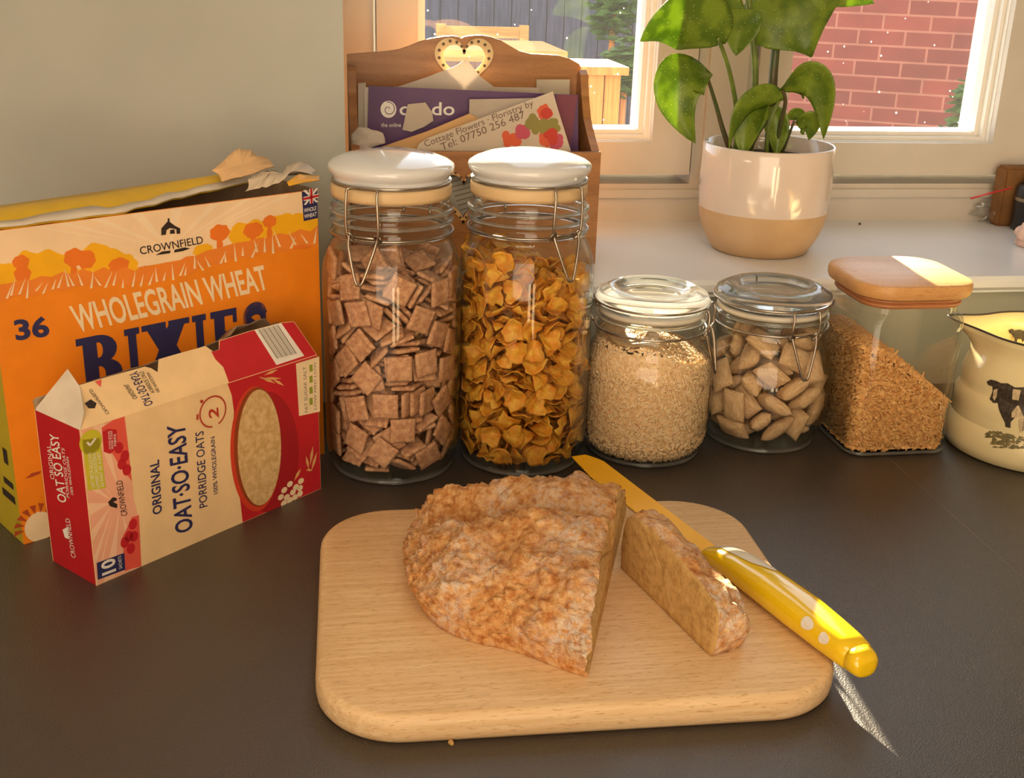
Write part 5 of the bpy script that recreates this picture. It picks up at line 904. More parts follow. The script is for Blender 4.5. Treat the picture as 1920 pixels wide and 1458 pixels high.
printed('grain_sprig_print', F, sp+[[cb(160, 735), cb(200, 700), cb(262, 686), cb(250, 705), cb(200, 725)]], ink('brown_ink', (176, 74, 34)), FP, .0004)
printed('cream_seal_print', F, [ell(*cb(250, 1040), .011, .012)], I_cream, FP, .00036)
cs_ = lambda cx, cy: FS.uv(cx/3.392, 680+cy/3.392)
printed('side_text_print', FS, [[(.006, .03), (.030, .03), (.030, .036), (.006, .036)], [(.006, .042), (.024, .042), (.024, .047), (.006, .047)], [(.010, .06), (.018, .06), (.018, .072), (.010, .072)]], I_black, SP, .0003)
# torn top: yellow rear flap lying forward, white torn edge, lifted scrap, lining
T = lambda u, k, z: F.at(u, H1_+z)+Bk*k
bm = newbm(); N = 26; top = []; fr = []
for i in range(N+1):
    u = W1*.90*i/N; s = i/N
    front = .0004 if s < .42 else .0004+.042*((s-.42)/.58)**.8
    front += (.0010*math.sin(i*2.1)+.0008*math.sin(i*5.3))*(1 if s > .42 else .2)
    top.append(T(u, D1-.001, .0015+.006*s)); fr.append(T(u, max(.0003, front), .0008+.0004*math.sin(i*1.7)+.005*max(0, s-.42)))
vt = [bm.verts.new(p) for p in top]; vf = [bm.verts.new(p) for p in fr]
vm = [bm.verts.new((a*.5+b*.5)+Vector((0, 0, .0055))) for a, b in zip(top, fr)]
for i in range(N):
    bm.faces.new((vt[i], vt[i+1], vm[i+1], vm[i])); bm.faces.new((vm[i], vm[i+1], vf[i+1], vf[i]))
fl = link('top_flap', bm, ink('mustard_flap_print', (232, 190, 44), .5), r, smooth=True)
sm = fl.modifiers.new('thickness', 'SOLIDIFY'); sm.thickness = .0006
bm = newbm(); v0 = []; v1 = []
for i in range(N+1):
    u = W1*.90*i/N; s = i/N; wdt = .004+.0012*math.sin(i*1.3)+(.010*s/.35 if s < .35 else .002)
    b = fr[i]+Vector((0, 0, .0010)); d = (top[i]-fr[i]).normalized()
    v0.append(bm.verts.new(b-d*.0015)); v1.append(bm.verts.new(b+d*max(.0015, wdt)+Vector((0, 0, .0012+wdt*.16))))
for i in range(N): bm.faces.new((v0[i], v0[i+1], v1[i+1], v1[i]))
e = link('torn_edge', bm, M_cardwhite, r, smooth=True); e['label'] = 'white torn paper edge of the top flap'
e.modifiers.new('thickness', 'SOLIDIFY').thickness = .0005
def scrap(name, pts, m, root, thick=.0008, sub=2, noise_amp=.0015, label=None):
    bm = newbm(); vs = [bm.verts.new(p) for p in pts]; f = bm.faces.new(vs)
    c = f.calc_center_median(); r_ = bmesh.ops.poke(bm, faces=[f])
    for _ in range(sub): bmesh.ops.subdivide_edges(bm, edges=bm.edges[:], cuts=1)
    for v in bm.verts: v.co += noise.noise_vector(v.co*60)*noise_amp
    o = link(name, bm, m, root, smooth=True); o.modifiers.new('thickness', 'SOLIDIFY').thickness = thick
    if label: o['label'] = label
    return o
ck = lambda cx, cy, k: (lambda d: CP+d*(((F.O+Bk*k)-CP).dot(F.N)/d.dot(F.N)))(ray(380+cx/7.288, 260+cy/7.288))
scrap('torn_scrap', [ck(140, 430, .040), ck(300, 300, .045), ck(440, 150, .050), ck(490, 125, .050), ck(560, 150, .050), ck(670, 150, .050), ck(740, 240, .047), ck(830, 250, .046), ck(900, 290, .043), ck(960, 380, .036), ck(780, 450, .03), ck(520, 540, .026), ck(270, 570, .026), ck(220, 480, .034)], ink('torn_tan_card', (232, 190, 138), .9), r, .0009, 3, .002, 'tan scrap of torn card standing up from the flap')
scrap('lining_bag', [ck(560, 720, .012), ck(590, 560, .02), ck(760, 480, .03), ck(980, 440, .034), ck(1200, 360, .040), ck(1330, 370, .040), ck(1570, 435, .034), ck(1450, 480, .02), ck(1180, 530, .012), ck(1050, 610, .008), ck(800, 640, .008), ck(720, 700, .008)], ink('crumpled_lining', (220, 200, 172), .6), r, .0004, 3, .006)
scrap('yellow_corner_flap', [ck(1150, 590, .006), ck(1320, 490, .012), ck(1420, 500, .016), ck(1590, 500, .018), ck(1590, 560, .002), ck(1180, 640, .002)], ink('yellow_flap_print', (236, 172, 40), .5), r, .0006, 2, .0008)

# ---------------------------------------------------------------- the small porridge carton
PB = (-.158, .747, 0); W2, H2, D2 = .2095, .1165, .054; A2 = math.radians(42.5)
r = thing('porridge_box', 'small red and cream porridge oats carton lying on its side, torn open', 'box', PB)
C_cr = ink('cream_carton_print', (246, 212, 160), .45); C_rd = ink('red_carton_print', (188, 26, 36), .45)
F, FS, U, Bk, FP, SP = carton(r, PB, A2, W2, H2, D2, C_cr, C_rd)
c2 = lambda cx, cy: F.uv(cx/2.652, 560+cy/2.652)
W1, H1_ = W2, H2
def c2s(*a): return cl([c2(x, y) for x, y in a])
printed('red_panel_print', F, [c2s((1130, 400), (1152, 480), (1163, 560), (1158, 650), (1172, 760), (1180, 900), (1195, 1010), (1208, 1140), (1640, 960), (1640, 200), (1400, 300))], I_red, FP, .00012, 'red end of the carton front')
printed('pink_panel_print', F, [c2s((350, 640), (620, 560), (640, 760), (655, 890), (665, 1000), (690, 1090), (702, 1340), (450, 1450))], I_pink, FP, .00012)
sb = []
o = c2(600, 1000)
for k in range(13):
    a = math.radians(95+k*16); L = .075
    sb.append(cl([(o[0]+.008*math.cos(a), o[1]+.008*math.sin(a)), (o[0]+L*math.cos(a), o[1]+L*math.sin(a)), (o[0]+L*math.cos(a+.12), o[1]+L*math.sin(a+.12))]))
bm = newbm()
for j, p in enumerate(sb): 
    poly(bm, F, [(max(.0004, min(u, c2(655, 950)[0])), v) for u, v in p], .00016+j*2e-6)
link('sunburst_print', bm, ink('blush_ink', (250, 204, 168)), FP, recalc=False)
printed('red_berry_print', F, [c2s((505, 640), (560, 600), (615, 565), (632, 700), (655, 905), (600, 840), (560, 770), (515, 760)), c2s((690, 1075), (702, 1330), (620, 1352), (612, 1240), (600, 1200), (640, 1120), (655, 1085))], I_coral, FP, .0002)
rb = []
for (x, y) in ((590, 740), (620, 780), (605, 820), (630, 850), (640, 1180), (660, 1120), (650, 1240), (620, 1210), (665, 1180)):
    rb.append(ell(*c2(x, y), .0035, .0042, 12))
printed('berry_detail_print', F, rb, I_red, FP, .00026)
printed('heart_badge_print', F, [[c2(515, 760), c2(508, 660), c2(540, 645), c2(580, 650), c2(582, 740), c2(545, 770)]], I_red, FP, .0003)
lettering('badge_lettering', F, [('GOOD FOOD', c2(562, 745), c2(556, 655), c2(540, 748)), ('FIBRE', c2(577, 730), c2(574, 670), c2(565, 732))], I_white, FP, .0004)
gp = [c2(408, 700), c2(495, 690), c2(525, 940), c2(436, 952)]
printed('green_label_print', F, [gp, ell(*c2(450, 710), .0085, .0085)], I_green, FP, .0003)
tk = []
for a, b in (((432, 712), (446, 728)), ((446, 728), (474, 692))):
    p, q = Vector(c2(*a)), Vector(c2(*b)); n_ = (q-p).normalized(); n_ = Vector((-n_.y, n_.x))*.0007; tk.append([(p+n_)[:], (q+n_)[:], (q-n_)[:], (p-n_)[:]])
printed('tick_print', F, tk, I_white, FP, .0004)
lettering('label_lettering', F, [('OAT BETA-GLUCAN', c2(470, 940), c2(452, 765), c2(452, 942)), ('LOWERS CHOLESTEROL', c2(494, 938), c2(474, 762), c2(476, 940)), ('AS PART OF A DIET', c2(516, 932), c2(496, 760), c2(500, 935))], I_white, FP, .0004)
lettering('title_lettering', F, [('ORIGINAL', c2(803, 1062), c2(788, 797), c2(757, 1077)), ('OAT·SO·EASY', c2(956, 1148), c2(916, 617), c2(868, 1172))], I_navy, FP, .0004, .018)
lettering('subtitle_lettering', F, [('PORRIDGE OATS', c2(1030, 1030), c2(1010, 655), c2(988, 1042)), ('100% WHOLEGRAIN', c2(1082, 965), c2(1066, 682), c2(1060, 974))], I_navy, FP, .0004, .004)
lettering('maker_lettering', F, [('CROWNFIELD', c2(632, 1075), c2(606, 900), c2(600, 1082))], I_black, FP, .0004)
printed('farm_emblem', F, [[c2(580, 1040), c2(545, 1030), c2(535, 1010), c2(560, 985), c2(580, 990), c2(578, 1002), c2(560, 1008), c2(582, 1020)]], I_black, FP, .0004)
def ring(face, c, ru, rv, t, n=40, a0=0, a1=2*PI):
    out = []
    for k in range(n):
        p, q = a0+(a1-a0)*k/n, a0+(a1-a0)*(k+1)/n
        out.append([(c[0]+ru*math.cos(p), c[1]+rv*math.sin(p)), (c[0]+ru*math.cos(q), c[1]+rv*math.sin(q)), (c[0]+(ru-t)*math.cos(q), c[1]+(rv-t)*math.sin(q)), (c[0]+(ru-t)*math.cos(p), c[1]+(rv-t)*math.sin(p))])
    return out
cc = c2(1057, 560); ru = abs(c2(1125, 560)[0]-cc[0])
printed('stopwatch_print', F, ring(F, cc, ru, ru, .0012, 40, -1.2, 4.6)+[[c2(975, 575), c2(985, 572), c2(985, 600), c2(975, 602)], [c2(1000, 500), c2(990, 510), c2(1002, 520), c2(1012, 508)]], ink('brick_red_ink', (188, 60, 40)), FP, .0004)
lettering('minutes_lettering', F, [('2', c2(1086, 590), c2(1082, 540), c2(1036, 594))], ink('brick_red_ink', (188, 60, 40)), FP, .0004, .02)
def pell(cx, cy, rx, ry, n=44): return [c2(cx+rx*math.cos(2*PI*k/n), cy+ry*math.sin(2*PI*k/n)) for k in range(n)]
printed('bowl_shadow_print', F, [pell(1330, 760, 155, 300)], ink('dark_red_ink', (166, 22, 32)), FP, .00022)
printed('bowl_print', F, [pell(1270, 745, 126, 312)], ink('bright_red_ink', (214, 64, 36)), FP, .0003)
printed('bowl_inside_print', F, [pell(1280, 735, 118, 298)], ink('bowl_inside_ink', (150, 66, 24)), FP, .00034)
printed('porridge_print', F, [pell(1288, 738, 108, 288)], mat('porridge_ink', (226, 194, 140), .6, (200, 162, 104), scale=220, detail=6, stretch=(1, 1, 1)), FP, .0004)
nl = [c2(1470, 322), c2(1586, 286), c2(1590, 560), c2(1486, 582)]
printed('nutrition_label', F, [nl], I_cream, FP, .0003)
printed('nutrition_marks', F, [[c2(1536, 330+k*55), c2(1552, 325+k*55), c2(1554, 358+k*55), c2(1538, 363+k*55)] for k in range(4)], ink('olive_ink', (150, 160, 50)), FP, .0004)
lettering('nutrition_lettering', F, [('LOW MED LOW', c2(1572, 548), c2(1570, 312), c2(1560, 550)), ('FAT SUGAR SALT', c2(1530, 562), c2(1520, 335), c2(1514, 566))], I_grey, FP, .0004)
we = []
for (x, y, x2, y2) in ((1290, 395, 1400, 395), (1310, 380, 1380, 350), (1350, 395, 1412, 432), (1285, 385, 1370, 420), (1545, 860, 1575, 760), (1535, 850, 1520, 780), (1540, 830, 1555, 730), (1460, 905, 1495, 842), (1520, 850, 1550, 850)):
    p, q = Vector((x, y)), Vector((x2, y2)); n_ = Vector((-(q-p).y, (q-p).x)).normalized()*7; m_ = p*.45+q*.55
    we.append([c2(*p), c2(*(m_+n_)), c2(*q), c2(*(m_-n_))])
printed('wheat_ear_print', F, we, ink('wheat_ink', (232, 176, 110)), FP, .0004)
printed('oat_flake_print', F, [ell(*c2(x, y), .0032, .0026, 10) for x, y in ((1395, 985), (1412, 950), (1440, 920), (1425, 985), (1455, 960), (1470, 935), (1495, 905), (1490, 940), (1465, 985), (1490, 968), (1440, 1000), (1410, 1015))], I_cream, FP, .0004)
printed('count_badge', F, [[c2(480, 1312), c2(617, 1262), c2(622, 1345), c2(485, 1396)]], I_navy, FP, .0003, 'navy badge with the number of sachets')
lettering('count_lettering', F, [('10', c2(573, 1352), c2(567, 1283), c2(505, 1378))], I_white, FP, .0004, .03)
lettering('sachets_lettering', F, [('SACHETS', c2(606, 1338), c2(600, 1275), c2(590, 1344))], I_white, FP, .0004)
cs_ = lambda cx, cy: FS.uv(cx/3.392, 680+cy/3.392)
def sl(a, b, c): return (cs_(*a), cs_(*b), cs_(*c))
lettering('side_lettering', FS, [('OAT SO EASY',)+sl((425, 890), (372, 455), (368, 880))], I_white, SP, .0003, .012)
lettering('side_small_lettering', FS, [('ORIGINAL',)+sl((350, 740), (325, 520), (322, 738)), ('PORRIDGE OATS',)+sl((445, 860), (412, 545), (425, 850)), ('100% WHOLEGRAIN',)+sl((470, 840), (438, 600), (452, 835)), ('CROWNFIELD',)+sl((485, 1240), (445, 990), (455, 1235))], I_white, SP, .0003)
printed('side_emblem', FS, [[cs_(400, 1060), cs_(435, 1040), cs_(440, 1120), cs_(415, 1110)]], I_white, SP, .0003)
# torn front half of the top, leaning back
tilt = math.radians(38)
Dv = Vector((0, 0, 1))*math.cos(tilt)+Bk*math.sin(tilt); Nv = (Vector((0, 0, 1))*math.sin(tilt)-Bk*math.cos(tilt))
FT = Face(F.at(0, H2), U, Dv, Nv)
ct = lambda cx, cy: FT.uv(cx/2.652, 560+cy/2.652)
out = [(0, 0), ct(392, 430), ct(500, 398), ct(600, 370), ct(720, 337), ct(752, 345), ct(785, 365), ct(790, 300), ct(900, 268), ct(1022, 235), ct(1060, 262), ct(1090, 250), ct(1090, 207), ct(1240, 160), ct(1400, 118), ct(1462, 112), (W2, 0)]
out = [(min(max(u, 0), W2), max(v, 0)) for u, v in out]
def slabpoly(name, face, pts, th, m, root):
    bm = newbm(); a = [bm.verts.new(face.at(u, v, 0)) for u, v in pts]; b = [bm.verts.new(face.at(u, v, -th)) for u, v in pts]
    bm.faces.new(a); bm.faces.new(b[::-1])
    for k in range(len(pts)): bm.faces.new((a[k], b[k], b[(k+1) % len(pts)], a[(k+1) % len(pts)]))
    return link(name, bm, m, root)
TP = slabpoly('torn_top_flap', FT, out, .0007, C_cr, r)
printed('flap_red_print', FT, [[(ct(1130, 400)[0], .0002), ct(1110, 340), ct(1070, 300), ct(1050, 262), ct(1062, 262), ct(1090, 252), ct(1092, 210), ct(1240, 163), ct(1400, 121), ct(1460, 115), (W2-.0005, .0002)]], I_red, TP, .0002)
printed('barcode_label', FT, [[ct(1264, 156), ct(1398, 122), ct(1512, 284), ct(1374, 330)]], I_white, TP, .0003, 'white bar code panel on the red flap')
bc = []
for k in range(13):
    s0 = .12+k*.058; s1 = s0+(.035 if k % 3 == 0 else .02)
    L_ = lambda s, e: ct(1264+134*s+(112*e), 156-34*s+(170*e))
    bc.append([L_(s0, .02), L_(s1, .02), L_(s1, .86), L_(s0, .86)])
printed('barcode_bars', FT, bc, I_grey, TP, .0004)
lettering('flap_lettering', FT, [('OAT·SO·EASY', ct(722, 538), ct(640, 372), ct(764, 522))], I_navy, TP, .0003, .01)
lettering('flap_small_lettering', FT, [('ORIGINAL', ct(662, 502), ct(612, 428), ct(686, 494)), ('PORRIDGE OATS', ct(748, 470), ct(690, 365), ct(770, 465)), ('100% WHOLEGRAIN', ct(780, 468), ct(726, 370), ct(796, 462)), ('CROWNFIELD', ct(530, 578), ct(440, 455), ct(545, 570))], I_black, TP, .0003)
printed('flap_emblem', FT, [[ct(420, 520), ct(450, 500), ct(480, 520), ct(470, 545), ct(440, 545)]], I_black, TP, .0003)
printed('flap_corner_print', FT, [[ct(470, 412), ct(505, 402), ct(500, 440)]], I_coral, TP, .0003)
# white glue flap on the left end, standing up and in
t2 = math.radians(30)
FG = Face(FS.at(0, H2), Bk, Vector((0, 0, 1))*math.cos(t2)+U*math.sin(t2), Vector((0, 0, 1))*math.sin(t2)-U*math.cos(t2))
cg = lambda cx, cy: FG.uv(cx/3.392, 680+cy/3.392)
o = slabpoly('glue_flap', FG, [(0, .0), (.003, .012), (max(.0, cg(508, 150)[0]), .026), (.036, .034), (D2-.002, .004), (D2, 0)], .0006, M_cardwhite, r); o['label'] = 'bare white card glue flap at the left end'
# ragged rear flap, rolled over at the right
bm = newbm(); N = 30; a = []; b = []; c_ = []
for i in range(N+1):
    u = W2*i/N; s = i/N; hh = .009+.004*s+.0010*math.sin(i*1.9)*s+(.011 if s > .80 else .011*max(0, (s-.72)/.08))*(1 if s < .96 else .4)
    a.append(bm.verts.new(F.at(u, H2)+Bk*(D2-.0005))); b.append(bm.verts.new(F.at(u, H2+hh*.7)+Bk*(D2+.001+.002*s))); c_.append(bm.verts.new(F.at(u, H2+hh)+Bk*(D2-.002-(.008 if s > .76 else 0))))
for i in range(N):
    bm.faces.new((a[i], a[i+1], b[i+1], b[i])); bm.faces.new((b[i], b[i+1], c_[i+1], c_[i]))
o = link('torn_back_flap', bm, M_kraft, r, smooth=True); o.modifiers.new('thickness', 'SOLIDIFY').thickness = .0008

# ================================================================ letter rack on the sill
ZS_ = .121
c3 = lambda cx, cy, Y: aty(600+cx/3.491, cy/3.491, Y)
M_rack = wood('honey_pine', (178, 124, 74), (146, 96, 54), 'X', rough=.35, spec=.5)
RX0, RX1, RYf, RYb = .034, .2795, 1.146, 1.238
def plate2d(outer, holes, y0, y1):
    cu = bpy.data.curves.new('t', 'CURVE'); cu.dimensions = '2D'; cu.fill_mode = 'BOTH'; cu.extrude = abs(y1-y0)/2
    for pts in [outer]+holes:
        s = cu.splines.new('POLY'); s.points.add(len(pts)-1); s.use_cyclic_u = True
        for p, q in zip(s.points, pts): p.co = (q[0], q[1], 0, 1)
    o = bpy.data.objects.new('t', cu); COL.objects.link(o)
    me = bpy.data.meshes.new_from_object(o.evaluated_get(bpy.context.evaluated_depsgraph_get()))
    bm = newbm(); bm.from_mesh(me); bpy.data.objects.remove(o); bpy.data.curves.remove(cu); bpy.data.meshes.remove(me)
    ym = (y0+y1)/2
    for v in bm.verts: v.co = Vector((v.co.x, ym-v.co.z, v.co.y))
    bmesh.ops.remove_doubles(bm, verts=bm.verts, dist=1e-6)
    return bm
def heart(cx, cz, wd, n=60):
    k = wd/32
    return [(cx+k*16*math.sin(t)**3, cz+k*(13*math.cos(t)-5*math.cos(2*t)-2*math.cos(3*t)-math.cos(4*t))) for t in [2*PI*i/n for i in range(n)]]
r = thing('letter_rack', 'wooden letter rack with a scalloped back and heart cut-out on the sill', 'letter rack', ((RX0+RX1)/2, (RYf+RYb)/2, ZS_))
tp = [(170, 355), (330, 342), (430, 335), (520, 322), (590, 298), (650, 272), (720, 252), (800, 238), (870, 234), (905, 240), (922, 250), (940, 240), (985, 232), (1050, 229), (1110, 238), (1180, 262), (1240, 298), (1300, 332), (1380, 352), (1480, 357), (1560, 362), (1630, 382), (1690, 415), (1720, 440)]
prof = [(c3(x, y, RYb).x, c3(x, y, RYb).z) for x, y in tp]
prof = [(min(max(x, RX0), RX1-.004), z) for x, z in prof]; prof[0] = (RX0, prof[0][1])
prof = [p for i, p in enumerate(prof) if i == 0 or abs(p[0]-prof[i-1][0]) > 1e-5]
hc = c3(938, 395, RYb); HW = .0605
outer = [(RX0, ZS_), (prof[-1][0], ZS_)]+prof[::-1]
link('back_panel', plate2d(outer, [heart(hc.x, hc.z, HW*.76)], RYb-.004, RYb+.004), M_rack, r)
M_hring = mat('cream_heart_inlay', (240, 214, 164), .4, (232, 204, 152), scale=40, trans=.35)
hi_ = link('heart_inlay', plate2d(heart(hc.x, hc.z, HW), [heart(hc.x, hc.z, HW*.70)], RYb-.0062, RYb-.0042), M_hring, r)
bm = newbm()
for x, z in heart(hc.x, hc.z, HW*.86, 26):
    bmesh.ops.create_circle(bm, cap_ends=True, segments=10, radius=.0016, matrix=Matrix.Translation((x, RYb-.0065, z)) @ Matrix.Rotation(PI/2, 4, 'X'))
link('heart_dots', bm, ink('dark_wood_dot', (92, 70, 44)), hi_)
FZ = .2345
hf = aty(868, 352, RYf)
link('front_panel', plate2d([(RX0, ZS_), (RX1, ZS_), (RX1, FZ), (RX0, FZ)], [heart(hf.x, hf.z-.004, .052)], RYf-.004, RYf+.004), M_rack, r)
hi_ = link('heart_inlay', plate2d(heart(hf.x, hf.z-.004, HW), [heart(hf.x, hf.z-.004, .052*.93)], RYf-.0058, RYf-.0042), mat('tan_heart_inlay', (214, 168, 110), .4, scale=40), r)
bm = newbm()
for x, z in heart(hf.x, hf.z-.004, HW*.93, 26):
    bmesh.ops.create_circle(bm, cap_ends=True, segments=10, radius=.0014, matrix=Matrix.Translation((x, RYf-.0061, z)) @ Matrix.Rotation(PI/2, 4, 'X'))
link('heart_dots', bm, ink('dark_wood_dot', (92, 70, 44)), hi_)
for x0, x1, nm in ((RX0, RX0+.008, 'side_panel'), (RX1-.008, RX1, 'side_panel')):
    zt = .300
    pf = [(RYb-.0041, ZS_), (RYb-.0041, zt), (RYb-.012, zt+.006), (RYb-.020, zt+.002), (RYb-.030, zt-.018), (RYb-.045, zt-.040), (RYb-.066, FZ+.012), (RYf+.0041, FZ), (RYf+.0041, ZS_)]
    bm = newbm(); a = [bm.verts.new((x0, y, z)) for y, z in pf]; b = [bm.verts.new((x1, y, z)) for y, z in pf]
    bm.faces.new(a); bm.faces.new(b[::-1])
    for k in range(len(pf)): bm.faces.new((a[k], b[k], b[(k+1) % len(pf)], a[(k+1) % len(pf)]))
    link(nm, bm, M_rack, r)
bm = newbm(); box(bm, RX0+.008, RX1-.008, RYf+.004, RYb-.004, ZS_, ZS_+.005); link('base_board', bm, M_rack, r)

# what stands in it
def sheet(name, label, cat, pts, Y, m, th=.0012, down=True, lean=0.0, group=None, root=True):
    P = [c3(x, y, Y) for x, y in pts]
    if down:
        lo = min(P, key=lambda p: p.z); zb = ZS_+.0055
        P = [p if p.z > FZ-.012 else Vector((p.x, p.y, zb)) for p in P]
    c = Vector((sum(p.x for p in P)/len(P), Y, min(p.z for p in P)))
    t = thing(name, label, cat, c, group)
    bm = newbm(); a = [bm.verts.new(p) for p in P]; b = [bm.verts.new(p+Vector((0, th, 0))) for p in P]
    bm.faces.new(a); bm.faces.new(b[::-1])
    for k in range(len(P)): bm.faces.new((a[k], b[k], b[(k+1) % len(P)], a[(k+1) % len(P)]))
    link('paper', bm, m, t); return t, Face((0, Y, 0), (1, 0, 0), (0, 0, 1), (0, -1, 0))
def fu(f, x, y): return f.uv(600+x/3.491, y/3.491)
I_purple = mat('purple_leaflet_print', (96, 60, 108), .45, (84, 52, 96), scale=10)
t, f = sheet('leaflet', 'purple leaflet with a white logo standing in the letter rack', 'leaflet', [(318, 562), (1690, 622), (1690, 1000), (308, 1000)], 1.186, I_purple)
lettering('logo_lettering', f, [('ocado', fu(f, 520, 752), fu(f, 880, 752), fu(f, 520, 668))], I_white, t, .0003, .012)
lettering('strapline_lettering', f, [('the online', fu(f, 400, 830), fu(f, 530, 830), fu(f, 400, 804))], I_white, t, .0003)
hb = fu(f, 448, 715); rr_ = abs(fu(f, 500, 715)[0]-hb[0])
printed('logo_disc', f, [ell(hb[0], hb[1], rr_, rr_*1.06)], I_white, t, .0003)
sp = []
for k in range(26):
    a0, a1 = k*.30, (k+1)*.30; q0_, q1_ = rr_*(.08+.031*k), rr_*(.08+.031*(k+1)); w0 = rr_*.10
    g = lambda a, q: (hb[0]+q*math.cos(a+.3), hb[1]+q*math.sin(a+.3))
    sp.append([g(a0, q0_), g(a1, q1_), g(a1, q1_+w0), g(a0, q0_+w0)])
printed('logo_swirl', f, sp, I_purple, t, .0004)
printed('magenta_panel', f, [[fu(f, 1545, 618), fu(f, 1685, 624), fu(f, 1640, 950), fu(f, 1560, 950)]], ink('magenta_ink', (126, 62, 82)), t, .0003)
M_paper = mat('white_paper', (222, 210, 196), .8, (212, 200, 186), scale=20, trans=.25)
M_paperg = mat('grey_white_paper', (196, 182, 166), .8, (186, 172, 156), scale=20)
sheet('folded_letter', 'white letter in the rack catching sun under the heart', 'letter', [(490, 575), (700, 505), (880, 436), (960, 388), (1050, 500), (1165, 588), (1165, 1000), (490, 1000)], 1.214, M_paper)
sheet('envelope', 'grey-white envelope at the right end of the rack behind the purple leaflet', 'envelope', [(1418, 520), (1635, 520), (1635, 1000), (1418, 1000)], 1.222, M_paperg)
sheet('envelope', 'low pale envelope between the white letter and the right-end envelope', 'envelope', [(1120, 570), (1436, 574), (1436, 1000), (1120, 1000)], 1.206, M_paperg)
sheet('envelope', 'narrow white envelope at the left end of the rack', 'envelope', [(250, 545), (300, 540), (300, 1000), (250, 1000)], 1.200, M_paper)
sheet('envelope', 'cream envelope showing just left of the purple leaflet', 'envelope', [(292, 572), (520, 568), (520, 1000), (292, 1000)], 1.194, M_cardwhite)
sheet('torn_paper', 'torn white paper scrap over the middle of the purple leaflet', 'paper', [(575, 682), (690, 670), (735, 735), (742, 790), (680, 830), (600, 862), (540, 850), (556, 770)], 1.182, M_paperg, .0008, False)
sheet('card', 'pale blank card behind the flower card in the rack', 'card', [(978, 650), (1240, 646), (1470, 640), (1440, 1000), (972, 1000)], 1.178, M_paperg)
sheet('envelope', 'tan envelope lying askew at the front of the rack', 'envelope', [(400, 962), (700, 860), (980, 742), (1060, 790), (1020, 1000), (400, 1000)], 1.170, mat('tan_paper', (214, 172, 120), .8, (204, 160, 108), scale=20), .001, True)
t, f = sheet('business_card', 'florist card with red and orange flowers at the front of the rack', 'card', [(628, 985), (650, 940), (700, 905), (1525, 598), (1550, 690), (1642, 985), (1642, 1000), (628, 1000)], 1.162, mat('florist_card', (214, 198, 178), .6, (206, 190, 170), scale=20), .0008)
lettering('card_lettering', f, [('Cottage Flowers · Floristry by', fu(f, 690, 962), fu(f, 1400, 690), fu(f, 676, 922)), ('Tel: 07750 256 487', fu(f, 800, 985), fu(f, 1345, 768), fu(f, 784, 940))], ink('card_ink', (120, 96, 84)), t, .0003)
fl = []
rr = random.Random(8)
for (x, y, n_, s, cidx) in ((1480, 740, 9, 42, 0), (1500, 900, 12, 62, 0), (1250, 910, 9, 50, 0), (1560, 930, 7, 40, 1), (1320, 860, 6, 34, 1), (1440, 830, 9, 55, 2), (1380, 800, 7, 40, 2), (1520, 820, 6, 40, 2), (1480, 725, 4, 26, 3), (1505, 890, 5, 36, 3)):
    for k in range(n_): fl.append((cidx, ell(*fu(f, x+rr.uniform(-s, s)*.7, y+rr.uniform(-s, s)*.7), .0030+.003*rr.random(), .0030+.003*rr.random(), 9)))
for ci, (nm, col) in enumerate((('orange_bloom_print', (226, 98, 60)), ('pink_bloom_print', (206, 84, 110)), ('leaf_print', (150, 140, 70)), ('red_bloom_print', (206, 62, 44)))):
    bm = newbm()
    for j, (c_, p) in enumerate(fl):
        if c_ == ci: poly(bm, f, p, .0003+.0001*ci+j*2e-6)
    link(nm, bm, ink(nm+'_ink', col), t, recalc=False)
t, f = sheet('folded_leaflet', 'grey printed leaflet seen through the front heart of the rack', 'leaflet', [(700, 1010), (1180, 1010), (1180, 1600), (700, 1600)], 1.1545, mat('grey_leaflet', (170, 168, 156), .7, scale=20), .0008, False)
rows = [[fu(f, 820+k*12, 1130+k*30), fu(f, 1010+k*12, 1080+k*30), fu(f, 1010+k*12, 1088+k*30), fu(f, 820+k*12, 1138+k*30)] for k in range(9)]
printed('text_lines', f, rows, I_grey, t, .0003)
P = [c3(205, 880, 1.1595), c3(250, 830, 1.158), c3(330, 850, 1.157), c3(410, 870, 1.157), c3(420, 935, 1.155), c3(300, 985, 1.155), c3(210, 985, 1.157)]
bm = newbm(); bm.faces.new([bm.verts.new(p) for p in P]); bmesh.ops.poke(bm, faces=bm.faces[:])
for _ in range(3): bmesh.ops.subdivide_edges(bm, edges=bm.edges[:], cuts=1)
for v in bm.verts: v.co += noise.noise_vector(v.co*90)*.003
o = link('crumpled_paper', bm, M_paper, None, smooth=True); o.modifiers.new('thickness', 'SOLIDIFY').thickness = .0006
tag(o, 'crumpled pale paper in the front left corner of the rack', 'paper')

# ================================================================ potted plant
PX, PY = .4765, 1.200
r = thing('potted_plant', 'speckled green leafy plant in a two-tone ceramic pot on the sill', 'plant', (PX, PY, ZS_))
PC = (PX, PY, ZS_)
M_glz = mat('glazed_white_ceramic', (226, 212, 202), .10, (220, 206, 196), scale=14, coat=.7)
M_mat = mat('bare_sand_ceramic', (206, 174, 132), .65, (198, 164, 122), scale=30)
bm = newbm(); lathe(bm, [(0, 0), (0.0481, 0), (0.0518, .002), (0.0574, .011), (0.0629, .022), (0.0668, .034), (0.0689, .047)], 72, PC); link('pot_base', bm, M_mat, r, smooth=True)
bm = newbm(); lathe(bm, [(0.0689, .047), (0.0699, .060), (0.0701, .080), (0.0697, .100), (0.0694, .1135), (0.0683, .1150), (0.0668, .1140), (0.0664, .095), (0.0661, .088)], 72, PC); link('pot_glaze', bm, M_glz, r, smooth=True)
bm = newbm(); lathe(bm, [(0, .100), (0.0662, .0965)], 48, PC)
